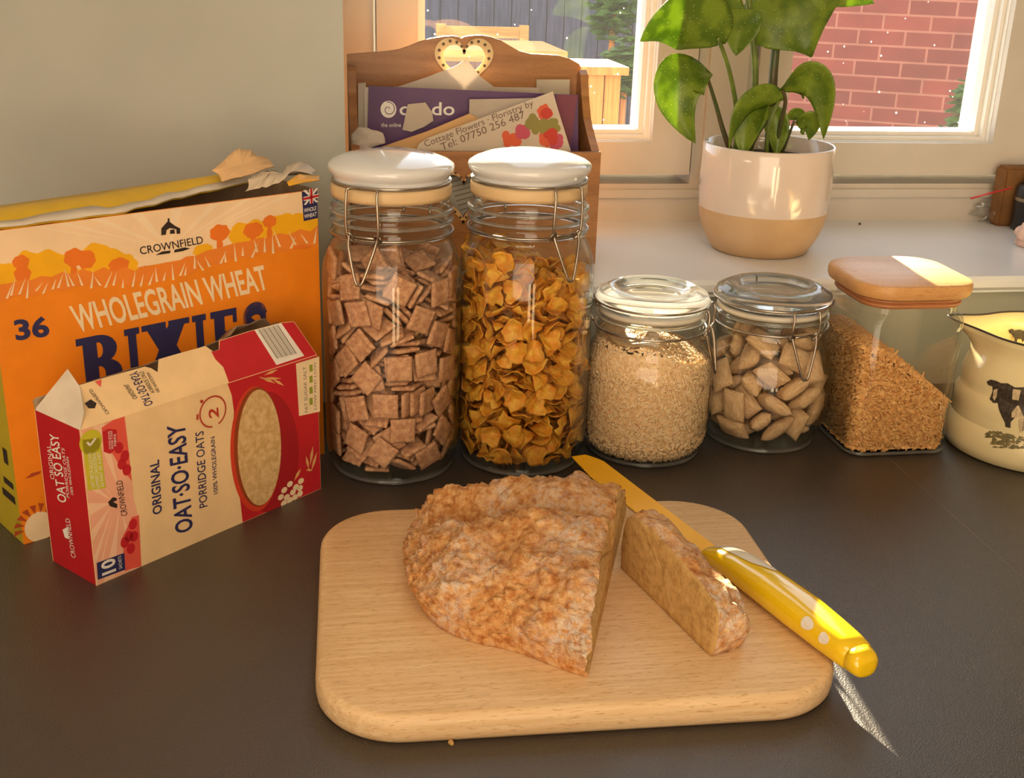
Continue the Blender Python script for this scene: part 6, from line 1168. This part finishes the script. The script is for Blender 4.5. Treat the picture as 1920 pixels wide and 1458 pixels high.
for v in bm.verts: v.co.z += .003*noise.noise(v.co*80)
link('soil', bm, mat('potting_soil', (70, 54, 40), .95, (40, 30, 22), scale=200, bump=.6, bscale=300), r, smooth=True)
M_leaf = mat('speckled_leaf', (140, 164, 54), .32, (106, 134, 40), scale=45, detail=2, trans=.42, lo=.40, hi=.58)
nt = M_leaf.node_tree   # pale flecks on the leaf
vo = nt.nodes.new('ShaderNodeTexVoronoi'); vo.inputs['Scale'].default_value = 300
tcn = [n for n in nt.nodes if n.type == 'TEX_COORD'][0]; nt.links.new(tcn.outputs['Object'], vo.inputs['Vector'])
ls = nt.nodes.new('ShaderNodeMath'); ls.operation = 'LESS_THAN'; ls.inputs[1].default_value = .14; nt.links.new(vo.outputs['Distance'], ls.inputs[0])
mx = nt.nodes.new('ShaderNodeMixRGB'); mx.inputs[2].default_value = lin((206, 216, 150)); rp = [n for n in nt.nodes if n.type == 'VALTORGB'][0]
nt.links.new(ls.outputs[0], mx.inputs[0]); nt.links.new(rp.outputs[0], mx.inputs[1])
for n_ in nt.nodes:
    if n_.type == 'BSDF_PRINCIPLED': nt.links.new(mx.outputs[0], n_.inputs['Base Color'])
    if n_.type == 'BSDF_TRANSLUCENT': nt.links.new(mx.outputs[0], n_.inputs[0])
M_stem = mat('green_stem', (120, 140, 56), .4, (96, 112, 44), scale=60, trans=.15); M_stemd = mat('dark_green_stem', (70, 84, 40), .4, (84, 60, 40), scale=40)
c6 = lambda cx, cy, Y: aty(1100+cx*.4271, cy*.4269, Y)
def leaf(b, m_, t, wd, side, cup=.15, wave=.06, seed=0, shape=.75):
    b, m_, t = c6(*b), c6(*m_), c6(*t)
    side = Vector(side).normalized(); bm = newbm(); N, K = 18, 8; G = []
    ctrl = m_*2-(b+t)*.5
    for i in range(N+1):
        s = i/N; p = b*(1-s)**2+ctrl*2*s*(1-s)+t*s*s; tg = ((ctrl-b)*(1-s)+(t-ctrl)*s).normalized()
        sd = (side-tg*side.dot(tg)).normalized(); nr = tg.cross(sd).normalized()
        w_ = wd*.5*(math.sin(PI*min(1, s**shape))**.8)*(1 if s < .97 else .4) + .0003
        row = []
        for k in range(K+1):
            q = 2*k/K-1
            row.append(bm.verts.new(p+sd*w_*q+nr*(cup*w_*abs(q)**1.4*1.4+wave*w_*math.sin(s*11+seed+q*2)*abs(q))))
        G.append(row)
    for i in range(N):
        for k in range(K): bm.faces.new((G[i][k], G[i+1][k], G[i+1][k+1], G[i][k+1]))
    o = link('leaf', bm, M_leaf, r, smooth=True); o.modifiers.new('thickness', 'SOLIDIFY').thickness = .0005
    return o
def stem(pts, rad, m, r1=None):
    bm = newbm(); tube(bm, smoothpath([c6(*p) for p in pts], 6), rad, 8, r1=r1); link('stem', bm, m, r, smooth=True)
stem([(650, 690, 1.195), (660, 560, 1.195), (652, 440, 1.19), (620, 290, 1.18), (575, 165, 1.17)], .0030, M_stem, .0022)
stem([(715, 690, 1.20), (732, 480, 1.20), (740, 330, 1.20), (728, 150, 1.20), (708, -20, 1.20), (690, -170, 1.20)], .0040, M_stem, .0032)
stem([(800, 690, 1.20), (812, 480, 1.20), (820, 320, 1.20), (835, 170, 1.205), (850, 60, 1.21)], .0060, M_stemd, .0040)
stem([(640, 690, 1.185), (598, 570, 1.18), (570, 470, 1.175), (530, 340, 1.165)], .0030, M_stemd, .0018)
stem([(790, 690, 1.185), (800, 560, 1.175), (845, 440, 1.17)], .0022, M_stem, .0018)
stem([(830, 690, 1.19), (850, 550, 1.18), (872, 450, 1.17), (860, 395, 1.165)], .0028, M_stemd, .0018)
stem([(850, 690, 1.19), (885, 600, 1.185), (912, 530, 1.18)], .0020, M_stemd, .0014)
stem([(700, 690, 1.19), (745, 600, 1.185), (790, 530, 1.18)], .0024, M_stemd, .0018)
leaf((610, 190, 1.172), (440, 95, 1.165), (235, 180, 1.150), .066, (.15, -.35, .9), cup=.18, seed=1)
leaf((700, 40, 1.19), (680, 130, 1.18), (655, 245, 1.17), .040, (.9, -.4, .1), cup=.25, seed=2)
leaf((560, 130, 1.19), (600, 40, 1.2), (650, -60, 1.21), .050, (.9, -.1, .3), cup=.15, seed=7)
leaf((800, 215, 1.196), (900, 70, 1.20), (1150, -70, 1.20), .088, (.55, -.45, -.75), cup=.12, wave=.05, seed=3, shape=.62)
leaf((850, 150, 1.22), (840, 30, 1.22), (790, -150, 1.22), .072, (.9, -.3, .1), cup=.15, seed=9)
leaf((900, -60, 1.20), (1080, -40, 1.20), (1262, 14, 1.20), .035, (.1, -.5, .8), cup=.1, seed=8)
leaf((545, 320, 1.165), (400, 395, 1.155), (478, 630, 1.150), .054, (.9, -.25, -.12), cup=.22, seed=4, shape=.62)
leaf((868, 435, 1.168), (715, 470, 1.158), (625, 655, 1.152), .032, (-.35, -.5, .8), cup=.25, seed=5)
leaf((800, 470, 1.172), (720, 540, 1.166), (690, 690, 1.162), .036, (.8, -.5, .3), cup=.3, seed=12)
leaf((840, 400, 1.166), (1010, 360, 1.155), (1040, 610, 1.148), .042, (.45, -.55, .75), cup=.15, seed=6, shape=.65)
leaf((915, 540, 1.178), (985, 545, 1.17), (975, 615, 1.165), .026, (.6, -.5, .5), cup=.2, seed=10)
leaf((885, 525, 1.182), (920, 495, 1.178), (958, 495, 1.175), .014, (.1, -.4, .9), cup=.2, seed=11)
leaf((800, 470, 1.19), (835, 560, 1.185), (830, 690, 1.18), .026, (.9, -.3, 0), cup=.3, seed=13)

# ================================================================ clutter at the right end of the sill
def bits(name, label, cat, prof, c, m, extra=None):
    t = thing(name, label, cat, c); bm = newbm(); lathe(bm, prof, 32, c); link('body', bm, m, t, smooth=True)
    return t
c = atz(1922, 432, ZS_); c = (c.x+.012, c.y, ZS_)
t = bits('black_canister', 'black canister at the right end of the sill', 'canister', [(0, 0), (.026, 0), (.028, .003), (.028, .050), (.026, .054), (0, .054)], c, mat('black_plastic', (34, 32, 34), .4, scale=30))
bm = newbm(); lathe(bm, [(.0283, .036), (.0287, .036), (.0287, .040), (.0283, .040)], 32, c, close=True); link('silver_band', bm, M_steel, t)
bm = newbm(); lathe(bm, [(0, .0545), (.020, .0545), (.020, .066), (.017, .069), (0, .069)], 32, c); link('cap', bm, mat('black_cap', (44, 40, 40), .5, scale=30), t, smooth=True)
c = aty(1893, 380, 1.308); bm = newbm(); box(bm, c.x-.018, c.x+.024, c.y-.010, c.y+.014, ZS_, ZS_+.072)
bmesh.ops.bevel(bm, geom=bm.edges[:], offset=.003, segments=2, affect='EDGES')
tag(link('brown_box', bm, mat('brown_card', (134, 92, 46), .7, (116, 78, 38), scale=30)), 'small brown box behind the clear crumpled wrapper on the sill', 'box')
bm = newbm(); a = aty(1820, 372, 1.262); b = aty(1897, 352, 1.258); tube(bm, [a, (a+b)/2+Vector((0, 0, .0004)), b], .0011, 8)
o = tag(link('red_stick', bm, mat('red_plastic', (196, 44, 40), .4, scale=30), smooth=True), 'thin red stick poking out of the clear wrapper on the sill', 'stick')
bm = newbm()
bmesh.ops.create_icosphere(bm, subdivisions=4, radius=1)
c = atz(1858, 416, ZS_)
for v in bm.verts:
    d = v.co.copy(); k = 1+.45*noise.noise(d*2.3)+.25*noise.noise(d*5.1)
    v.co = Vector((c.x+.000+d.x*.021*k, c.y+d.y*.016*k, ZS_+max(.0003, .013+d.z*.014*k)))
tag(link('plastic_wrapper', bm, thin_glass('clear_film', refl=.10, rough=.12), smooth=False), 'crumpled clear plastic wrapper on the sill', 'wrapper')
c = atz(1924, 462, ZS_); bm = newbm(); bmesh.ops.create_icosphere(bm, subdivisions=4, radius=1)
for v in bm.verts:
    d = v.co.copy(); k = 1+.35*noise.noise(d*1.7+Vector((3, 1, 2)))+.15*noise.noise(d*4)
    v.co = Vector((c.x+.004+d.x*.017*k, c.y+d.y*.015*k, ZS_+max(.0003, .013+d.z*.016*k)))
tag(link('pink_tissue', bm, mat('pale_pink_tissue', (226, 196, 184), .9, (206, 174, 162), scale=40), smooth=False), 'crumpled pale pink tissue at the right edge of the sill', 'tissue')
for k, (x, y) in enumerate(((1612, 421), (1591, 408))):
    c = atz(x, y, ZS_); bm = newbm(); bmesh.ops.create_icosphere(bm, subdivisions=2, radius=.0016)
    for v in bm.verts: v.co *= 1+.4*noise.noise(v.co*900+Vector((k, 0, 0)))
    bmesh.ops.translate(bm, verts=bm.verts, vec=(c.x, c.y, ZS_+.0009))
    tag(link('soil_crumb', bm, mat('soil_crumb', (70, 50, 36), .9, scale=60)), ('dark soil crumb on the sill, the nearer of two', 'dark soil crumb on the sill, the farther of two')[k], 'crumb')

# ================================================================ cow jug
JX, JY = .6485, .918
r = thing('milk_jug', 'cream enamel jug printed with a black and white cow', 'jug', (JX, JY, 0))
JP = [(.0, 0), (.068, 0), (.074, .003), (.0770, .012), (.0770, .020), (.0755, .028), (.0722, .034), (.0708, .0365), (.0712, .040), (.0716, .047), (.0712, .054), (.0690, .0585), (.0680, .061), (.0683, .065), (.0680, .073), (.0655, .081), (.0605, .088), (.0575, .093), (.0568, .098), (.0585, .106), (.0605, .1125)]
JPi = [(.0595, .1125), (.0570, .106), (.0550, .098), (.0560, .093), (.0640, .080), (.0690, .054), (.0750, .02), (.060, .004), (0, .004)]
SPB = math.radians(152)
def spout(v):
    x, y = v.co.x-JX, v.co.y-JY; a = math.atan2(y, x); da = (a-SPB+PI) % (2*PI)-PI
    k = math.exp(-(da/.34)**2)*max(0, (v.co.z-.080)/.0325)**1.5
    if v.co.z > .078: v.co.x += math.cos(SPB)*.026*k; v.co.y += math.sin(SPB)*.026*k; v.co.z += .003*k
M_en = mat('cream_enamel', (240, 226, 176), .14, (234, 218, 168), scale=14, coat=.5)
bm = newbm(); lathe(bm, JP+JPi, 96, (JX, JY, 0))
for v in bm.verts: spout(v)
link('jug_body', bm, M_en, r, smooth=True)
bm = newbm(); tube(bm, ringpath((JX, JY), .0601, .1127, 96), .0010, 8, closed=True)
for v in bm.verts: spout(v)
link('rim_line', bm, ink('dark_rim_enamel', (62, 54, 44), .3), r, smooth=True)
hb = math.radians(-28); o_ = Vector((math.cos(hb), math.sin(hb), 0)); J0 = Vector((JX, JY, 0))
bm = newbm(); tube(bm, smoothpath([J0+o_*.058+Vector((0, 0, .104)), J0+o_*.080+Vector((0, 0, .108)), J0+o_*.098+Vector((0, 0, .090)), J0+o_*.096+Vector((0, 0, .060)), J0+o_*.069+Vector((0, 0, .045))], 6), .0065, 12); link('handle', bm, M_en, r, smooth=True)
def jr(z, P=JP):
    for (r0, z0), (r1, z1) in zip(P[1:], P[2:]):
        if z0 <= z <= z1: return r0+(r1-r0)*(z-z0)/(z1-z0)
    return P[-1][0]
def on_jug(px, py):
    d = ray(px, py); R_ = .071; z = .05
    for _ in range(6):
        a_ = d.x**2+d.y**2; b_ = -2*(d.x*JX+d.y*JY); c_ = JX**2+JY**2-R_**2
        t_ = (-b_-math.sqrt(max(0, b_*b_-4*a_*c_)))/(2*a_); p = CP+d*t_; z = min(max(p.z, .005), .1); R_ = jr(z)
    return (math.atan2(p.y-JY, p.x-JX), z)
def jug_print(name, polys, m, off):
    bm = newbm()
    for pts in polys:
        b2 = newbm(); f = b2.faces.new([b2.verts.new((a*.07, z, 0)) for a, z in pts])
        bmesh.ops.triangulate(b2, faces=[f])
        for _ in range(2): bmesh.ops.subdivide_edges(b2, edges=[e for e in b2.edges if e.calc_length() > .004], cuts=1); bmesh.ops.triangulate(b2, faces=b2.faces[:])
        V = {}
        for v in b2.verts:
            a, z = v.co.x/.07, v.co.y; R_ = jr(z)+off; V[v] = bm.verts.new((JX+R_*math.cos(a), JY+R_*math.sin(a), z))
        for f in b2.faces: bm.faces.new([V[v] for v in f.verts])
        b2.free()
    return link(name, bm, m, r, recalc=False)
cj = lambda pts: [on_jug(1680+x/4.05, 560+y/4.05) for x, y in pts]
I_cow = mat('cow_print_black', (46, 40, 34), .4, (78, 68, 56), scale=400); I_cowl = mat('cow_print_cream', (222, 200, 160), .4, (186, 164, 128), scale=300)
jug_print('cow_print', [cj([(690, 628), (720, 612), (765, 622), (800, 640), (850, 640), (905, 672), (1000, 668), (1100, 670), (1180, 690), (1190, 900), (1160, 1060), (1130, 1060), (1120, 920), (1000, 905), (975, 905), (962, 1045), (936, 1045), (938, 880), (900, 905), (872, 935), (862, 1045), (800, 1078), (832, 1020), (828, 940), (790, 860), (775, 790), (740, 790), (712, 760), (735, 700), (735, 665), (700, 652)])], I_cow, .0004)
jug_print('cow_patches', [cj([(890, 684), (952, 690), (932, 770), (884, 762)]), cj([(745, 690), (775, 680), (768, 740), (750, 770), (738, 750)]), cj([(880, 860), (930, 800), (975, 900), (955, 1030), (935, 1040), (935, 900), (880, 900)]), cj([(1000, 800), (1090, 760), (1100, 880), (1020, 890)])], I_cowl, .0007)
gr = []
rr = random.Random(5)
for k in range(170):
    x = rr.uniform(680, 1180); y = rr.uniform(1010, 1130)+.02*(x-680); w_ = rr.uniform(12, 34)
    if (x < 740 and y > 1060): continue
    gr.append(cj([(x-w_, y), (x, y-rr.uniform(8, 24)), (x+w_, y+2), (x, y+rr.uniform(4, 10))]))
jug_print('grass_print', gr, mat('grass_print_olive', (98, 90, 56), .4, (130, 118, 76), scale=300), .0005)
# the little cow inside the rim
def on_in(px, py):
    d = ray(px, py); R_ = .0565; a_ = d.x**2+d.y**2; b_ = -2*(d.x*JX+d.y*JY); c_ = JX**2+JY**2-R_**2
    t_ = (-b_+math.sqrt(max(0, b_*b_-4*a_*c_)))/(2*a_); p = CP+d*t_; return p
bm = newbm()
for pts in ([(845, 232), (875, 222), (890, 235), (930, 228), (975, 240), (972, 300), (955, 330), (945, 300), (915, 300), (905, 345), (885, 345), (892, 300), (870, 262), (850, 255)], [(840, 352), (980, 345), (980, 356), (850, 362)]):
    P = [on_in(1680+x/4.05, 560+y/4.05) for x, y in pts]; cc = Vector((JX, JY, 0))
    P = [p+(Vector((JX, JY, p.z))-p).normalized()*.0022 for p in P]
    f = bm.faces.new([bm.verts.new(p) for p in P])
link('small_cow_print', bm, I_cow, r, recalc=False)

# ================================================================ chopping board
BT = .0195
M_board = wood('beech_board', (240, 210, 166), (222, 184, 134), 'X', scale=220, rough=.42, grain=26)
ba = math.radians(-1.5); BC = Vector((.1520, .6750, 0))
def bo(d, z, hx=.1590, hy=.1310, rad=.052):
    out = []
    for x, y in rrect(-hx+d, hx-d, -hy+d, hy-d, rad-d, 14): out.append((BC.x+x*math.cos(ba)-y*math.sin(ba), BC.y+x*math.sin(ba)+y*math.cos(ba), z))
    return out
bm = newbm(); loft(bm, [bo(.005, 0), bo(.0022, .0010), bo(.0005, .0035), bo(0, .007), bo(0, .0125), bo(.0006, .0160), bo(.0022, .0184), bo(.0046, BT)])
o = autosmooth(link('chopping_board', bm, M_board), 50); tag(o, 'rounded beech chopping board under the bread', 'chopping board')

# ================================================================ bread
def bread_mat(name, crumb=False):
    m = bpy.data.materials.new(name); m.use_nodes = True; nt = m.node_tree; b = nt.nodes['Principled BSDF']; b.inputs['Roughness'].default_value = .85; L = nt.links
    tc = nt.nodes.new('ShaderNodeTexCoord')
    def nz(sc, det=5):
        n = nt.nodes.new('ShaderNodeTexNoise'); n.inputs['Scale'].default_value = sc; n.inputs['Detail'].default_value = det; n.inputs['Roughness'].default_value = .65; L.new(tc.outputs['Object'], n.inputs['Vector']); return n
    def ramp(n, stops):
        r_ = nt.nodes.new('ShaderNodeValToRGB'); e = r_.color_ramp.elements
        while len(e) < len(stops): e.new(.5)
        for el, (p, c) in zip(e, stops): el.position = p; el.color = lin(c)
        L.new(n.outputs[0], r_.inputs[0]); return r_
    if crumb:
        a = ramp(nz(160, 6), [(.25, (160, 118, 60)), (.5, (206, 166, 102)), (.75, (224, 186, 122))]); b_ = nz(420); last = a.outputs[0]; bs = .35
    else:
        a = ramp(nz(170, 6), [(.26, (140, 76, 34)), (.40, (198, 128, 64)), (.56, (230, 174, 110)), (.76, (246, 214, 166))])
        fl = ramp(nz(20, 7), [(.45, (0, 0, 0)), (.60, (255, 255, 255))])
        f2 = ramp(nz(240, 3), [(.38, (20, 20, 20)), (.60, (225, 225, 225))])
        mu = nt.nodes.new('ShaderNodeMixRGB'); mu.blend_type = 'MULTIPLY'; mu.inputs[0].default_value = 1; L.new(fl.outputs[0], mu.inputs[1]); L.new(f2.outputs[0], mu.inputs[2])
        mx = nt.nodes.new('ShaderNodeMixRGB'); L.new(mu.outputs[0], mx.inputs[0]); L.new(a.outputs[0], mx.inputs[1]); mx.inputs[2].default_value = lin((240, 230, 216)); last = mx.outputs[0]; b_ = nz(330, 5); bs = .8
    L.new(last, b.inputs['Base Color'])
    bp = nt.nodes.new('ShaderNodeBump'); bp.inputs['Strength'].default_value = bs; bp.inputs['Distance'].default_value = .004; L.new(b_.outputs[0], bp.inputs['Height']); L.new(bp.outputs[0], b.inputs['Normal'])
    return m
M_crust = bread_mat('floury_crust'); M_crumb = bread_mat('bread_crumb', True)
LC = Vector((.176, .692, BT)); LR = .127; LH = .060
def fbm(p, sc, o=4):
    s = 0; a = 1; q = p*sc
    for _ in range(o): s += a*noise.noise(q); q = q*2.03; a *= .52
    return s
bm = newbm(); bmesh.ops.create_icosphere(bm, subdivisions=7, radius=1)
for v in bm.verts:
    d = v.co.normalized(); az = math.atan2(d.y, d.x)
    R_ = LR*(1+.02*math.sin(3*az+.6)+.02*math.sin(5*az+2))*(1-.24*max(0, math.sin(az))**2)*(1-.115*math.exp(-((az+2.2)/.34)**2))
    h = math.hypot(d.x, d.y)
    rho = min(1, h)**.62 if d.z > 0 else min(1, h)**.5
    up = max(0, 1-rho**2.6)**.55
    x, y = LC.x+R_*rho*math.cos(az)*(1 if d.z >= 0 else .985), LC.y+R_*rho*math.sin(az)
    if d.z >= 0: z = BT+.012+(LH-.012)*up
    else: z = BT+.012*max(0, (1+d.z*4)) if d.z > -.25 else BT
    p = Vector((x, y, z))
    n = fbm(p, 38, 5)*.0042+fbm(p+Vector((5, 2, 1)), 14, 2)*.006+abs(fbm(p+Vector((3, 3, 3)), 105, 3))*.0045
    k = min(1, (z-BT)/.012)
    # cross score that has opened in the oven
    gx = (y-(.716-.33*(x-.07))); g = math.exp(-(gx/.013)**2)*min(1, up*1.5)
    rag = fbm(p+Vector((9, 9, 9)), 75, 4)
    back = 1 if gx > 0 else 0; z -= k*.010*max(0, min(1, (x-.13)/.09))*max(0, min(1, (gx+.01)/.03))
    z += k*(n-g*.017+g*rag*.009+.006*math.exp(-((gx+.034)/.016)**2)*up*(1+.6*fbm(p+Vector((1, 7, 3)), 45, 3))+.002*math.exp(-((gx-.034)/.014)**2)*up-back*.005*min(1, max(0, gx-.03)/.03))
    rr_ = 1+(n*k)/LR*.9
    v.co = Vector((LC.x+(x-LC.x)*rr_, LC.y+(y-LC.y)*rr_, max(BT+.0002, z)))
pc = Vector((.151, .576, BT)); pdir = Vector((.081, .221, 0)).normalized(); pn = Vector((pdir.y, -pdir.x, 0))
res = bmesh.ops.bisect_plane(bm, geom=bm.verts[:]+bm.edges[:]+bm.faces[:], plane_co=pc, plane_no=pn, clear_outer=True)
cut = [e for e in res['geom_cut'] if isinstance(e, bmesh.types.BMEdge)]
cvs = list({v for e in cut for v in e.verts})
for v in cvs:
    if v.co.z > BT+.004: v.co += pn*(fbm(v.co, 60, 4)*.0030-.0008)-Vector((0, 0, max(0, v.co.z-.055)*.12))
lp = [v.co.copy() for v in cvs]
t = thing('bread_loaf', 'cut half of a rough floury soda bread loaf on the board', 'bread', (.13, .70, BT))
link('crust', bm, M_crust, t, smooth=True)
cx = sum((p-pc).dot(pdir) for p in lp)/len(lp); cz = .045
lp.sort(key=lambda p: math.atan2(p.z-cz, (p-pc).dot(pdir)-cx))
bm = newbm(); cv = bm.verts.new(pc+pdir*cx+Vector((0, 0, cz-BT))); vs = [bm.verts.new(p) for p in lp]
for k in range(len(vs)): bm.faces.new((cv, vs[k], vs[(k+1) % len(vs)]))
link('cut_face', bm, M_crumb, t)

# the slice lying to its right
t = thing('bread_slice', 'thick slice of soda bread standing beside the loaf and the knife', 'bread', (.225, .64, BT))
S0 = Vector((.2005, .700, BT)); sd_ = Vector((.235, -.972, 0)).normalized(); st_ = Vector((.972, .235, 0)).normalized()
op = [(0, 0), (.03, 0), (.06, 0), (.09, 0), (.117, 0), (.1205, .002), (.1225, .010), (.1235, .022), (.122, .032), (.116, .0375), (.100, .0412), (.085, .043), (.060, .046), (.040, .0475), (.025, .0475), (.012, .0455), (.004, .040), (.0005, .030), (-.0015, .015)]
def dens(P, n=4):
    out = []
    for a, b in zip(P, P[1:]+P[:1]):
        for k in range(n): out.append((a[0]+(b[0]-a[0])*k/n, a[1]+(b[1]-a[1])*k/n))
    return out
OP = dens(op, 6); cs, ch = .060, .022
def sl_pt(s, h, d, f=1.0): return S0+sd_*(cs+(s-cs)*f)+st_*d+Vector((0, 0, max(.0002, ch+(h-ch)*f)))
bm = newbm(); rings = []; ND = 22
for j in range(ND+1):
    q = j/ND; d = .0015+.026*q; f = 1-.10*max(0, (q-.45)/.55)**2.2; ring_ = []
    for i, (s, h) in enumerate(OP):
        hw_ = max(0, min(1, (h-.010)/.022)); p = sl_pt(s, h-.010*q*q*hw_, d, f)
        if h > .001:
            n = fbm(p, 70, 4)*.0042+fbm(p+Vector((4, 4, 4)), 25, 2)*.004; e = min(1, q*4)
            p = p+(sd_*(s-cs)/.06*.5+Vector((0, 0, hw_)))*n*e
        p.z = max(p.z, BT+.0002); ring_.append(bm.verts.new(p))
    rings.append(ring_)
for A, B in zip(rings, rings[1:]):
    for k in range(len(OP)): bm.faces.new((A[k], A[(k+1) % len(OP)], B[(k+1) % len(OP)], B[k]))
bm.faces.new(rings[-1])
link('crust', bm, M_crust, t, smooth=True)
bm = newbm(); a = []; b = []
rings = []
for f in (1, .96, .8, .6, .4, .2): rings.append([bm.verts.new(sl_pt(s, h, .0015-(0 if f == 1 else .0012)+.0004*noise.noise(Vector((s*90, h*90, 1))), f if h > .001 or f < 1 else 1)) for s, h in OP])
for A, B in zip(rings, rings[1:]):
    for k in range(len(OP)): bm.faces.new((A[k], A[(k+1) % len(OP)], B[(k+1) % len(OP)], B[k]))
bm.faces.new(rings[-1])
link('crumb', bm, M_crumb, t, smooth=True)
bm = newbm(); c = atz(846, 1389, .002)
bmesh.ops.create_icosphere(bm, subdivisions=2, radius=.0018)
for v in bm.verts: v.co *= 1+.4*noise.noise(v.co*700)
bmesh.ops.translate(bm, verts=bm.verts, vec=(c.x, c.y, .0012)); tag(link('bread_crumb', bm, M_crumb), 'tiny bread crumb on the worktop in front of the board', 'crumb')

# ================================================================ bread knife
M_blade = mat('yellow_coated_blade', (255, 196, 30), .42, (252, 190, 24), scale=20, spec=.4)
M_hand = mat('yellow_plastic_handle', (246, 206, 20), .16, (240, 198, 14), scale=20, coat=.6)
K0 = Vector((.2700, .7020, 0)); kd = Vector((.291, -.957, 0)).normalized(); ks = Vector((.957, .291, 0)).normalized()   # tip -> handle end; ks to its right
t = thing('bread_knife', 'bread knife with yellow blade and yellow handle across the board', 'knife', (K0.x, K0.y, BT))
up_, dn = [], []
NB = 90
for i in range(NB+1):
    s = i/NB; L_ = -.196+.204*s
    rt_ = .0125*min(1, .10+ (s/.10)**.6*.9) if s < .10 else .0125-.0015*s
    lf = -.0125*min(1, (.55+s/.20*.45)) if s < .2 else -.0125
    if s > .08: lf += .0009*abs(math.sin(i*PI/2.0)) if i % 2 else 0
    up_.append((L_+(.006 if i == 0 else 0), rt_)); dn.append((L_, lf))
bm = newbm(); zb = BT+.0006
A = [bm.verts.new(K0+kd*l+ks*q+Vector((0, 0, zb+.0015))) for l, q in up_]; B = [bm.verts.new(K0+kd*l+ks*q+Vector((0, 0, zb+.0006))) for l, q in dn]
A2 = [bm.verts.new(K0+kd*l+ks*q+Vector((0, 0, zb))) for l, q in up_]; B2 = [bm.verts.new(K0+kd*l+ks*q+Vector((0, 0, zb))) for l, q in dn]
for i in range(NB):
    bm.faces.new((A[i], A[i+1], B[i+1], B[i])); bm.faces.new((A2[i], A2[i+1], B2[i+1], B2[i])); bm.faces.new((A[i], A[i+1], A2[i+1], A2[i])); bm.faces.new((B[i], B[i+1], B2[i+1], B2[i]))
for i in (0, NB): bm.faces.new((A[i], B[i], B2[i], A2[i]))
link('blade', bm, M_blade, t)
sec = [(-.004, .0085, .0035, .0), (.000, .0110, .0050, .0), (.010, .0120, .0075, .0), (.030, .0125, .0092, .0), (.060, .0135, .0105, .0), (.095, .0142, .0108, .0), (.120, .0135, .0100, .0), (.138, .0125, .0094, .0), (.1466, .0112, .0086, 0), (.1470, .0106, .0080, 0), (.1474, .0110, .0085, 0), (.153, .0098, .0076, 0), (.1555, .0085, .0066, 0), (.1566, .0055, .0045, 0), (.1567, .0022, .0022, 0)]
def hpt(s, wv, hv, a, k=1.0):
    e = 2.6; ca, sa = math.cos(a), math.sin(a)
    return K0+kd*s+ks*(wv*k*abs(ca)**(2/e)*(1 if ca >= 0 else -1))+Vector((0, 0, BT+.0004+max(hv, .0052)*1.0+hv*k*abs(sa)**(2/e)*(1 if sa >= 0 else -1)))
bm = newbm(); rings = [[bm.verts.new(hpt(s, wv, hv, 2*PI*k/32)) for k in range(32)] for s, wv, hv, _ in sec]
for A, B in zip(rings, rings[1:]):
    for k in range(32): bm.faces.new((A[k], A[(k+1) % 32], B[(k+1) % 32], B[k]))
bm.faces.new(rings[0][::-1]); bm.faces.new(rings[-1])
link('handle', bm, M_hand, t, smooth=True)
def hsurf(s, a, k=1.012):
    for q, p in zip(sec, sec[1:]):
        if q[0] <= s <= p[0]:
            f = (s-q[0])/(p[0]-q[0]); return hpt(s, q[1]+(p[1]-q[1])*f, q[2]+(p[2]-q[2])*f, a, k)
bm = newbm()
for s0_, a0, ls, la in ((.112, 2.62, .0075, .40), (.128, 2.72, .006, .36)):
    for k in range(18):
        f0, f1 = 2*PI*k/18, 2*PI*(k+1)/18
        g = lambda f: hsurf(s0_+ls*math.cos(f)*(1 if math.cos(f) > 0 else .35), a0+la*math.sin(f), 1.03)
        bm.faces.new([bm.verts.new(p) for p in (hsurf(s0_, a0, 1.04), g(f0), g(f1))])
link('handle_dots', bm, I_white, t, recalc=False)
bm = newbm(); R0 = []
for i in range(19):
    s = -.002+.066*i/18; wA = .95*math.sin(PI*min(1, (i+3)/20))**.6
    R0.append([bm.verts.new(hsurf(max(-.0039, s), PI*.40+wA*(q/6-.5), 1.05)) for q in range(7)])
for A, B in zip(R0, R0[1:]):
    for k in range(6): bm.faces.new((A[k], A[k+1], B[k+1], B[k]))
o = link('painted_glare', bm, ink('glare_white', (236, 230, 214), .25), t, smooth=True); o['label'] = 'white inlay on the handle next to the blade'  # painted highlight: white patch stands in for sun glare on the yellow handle
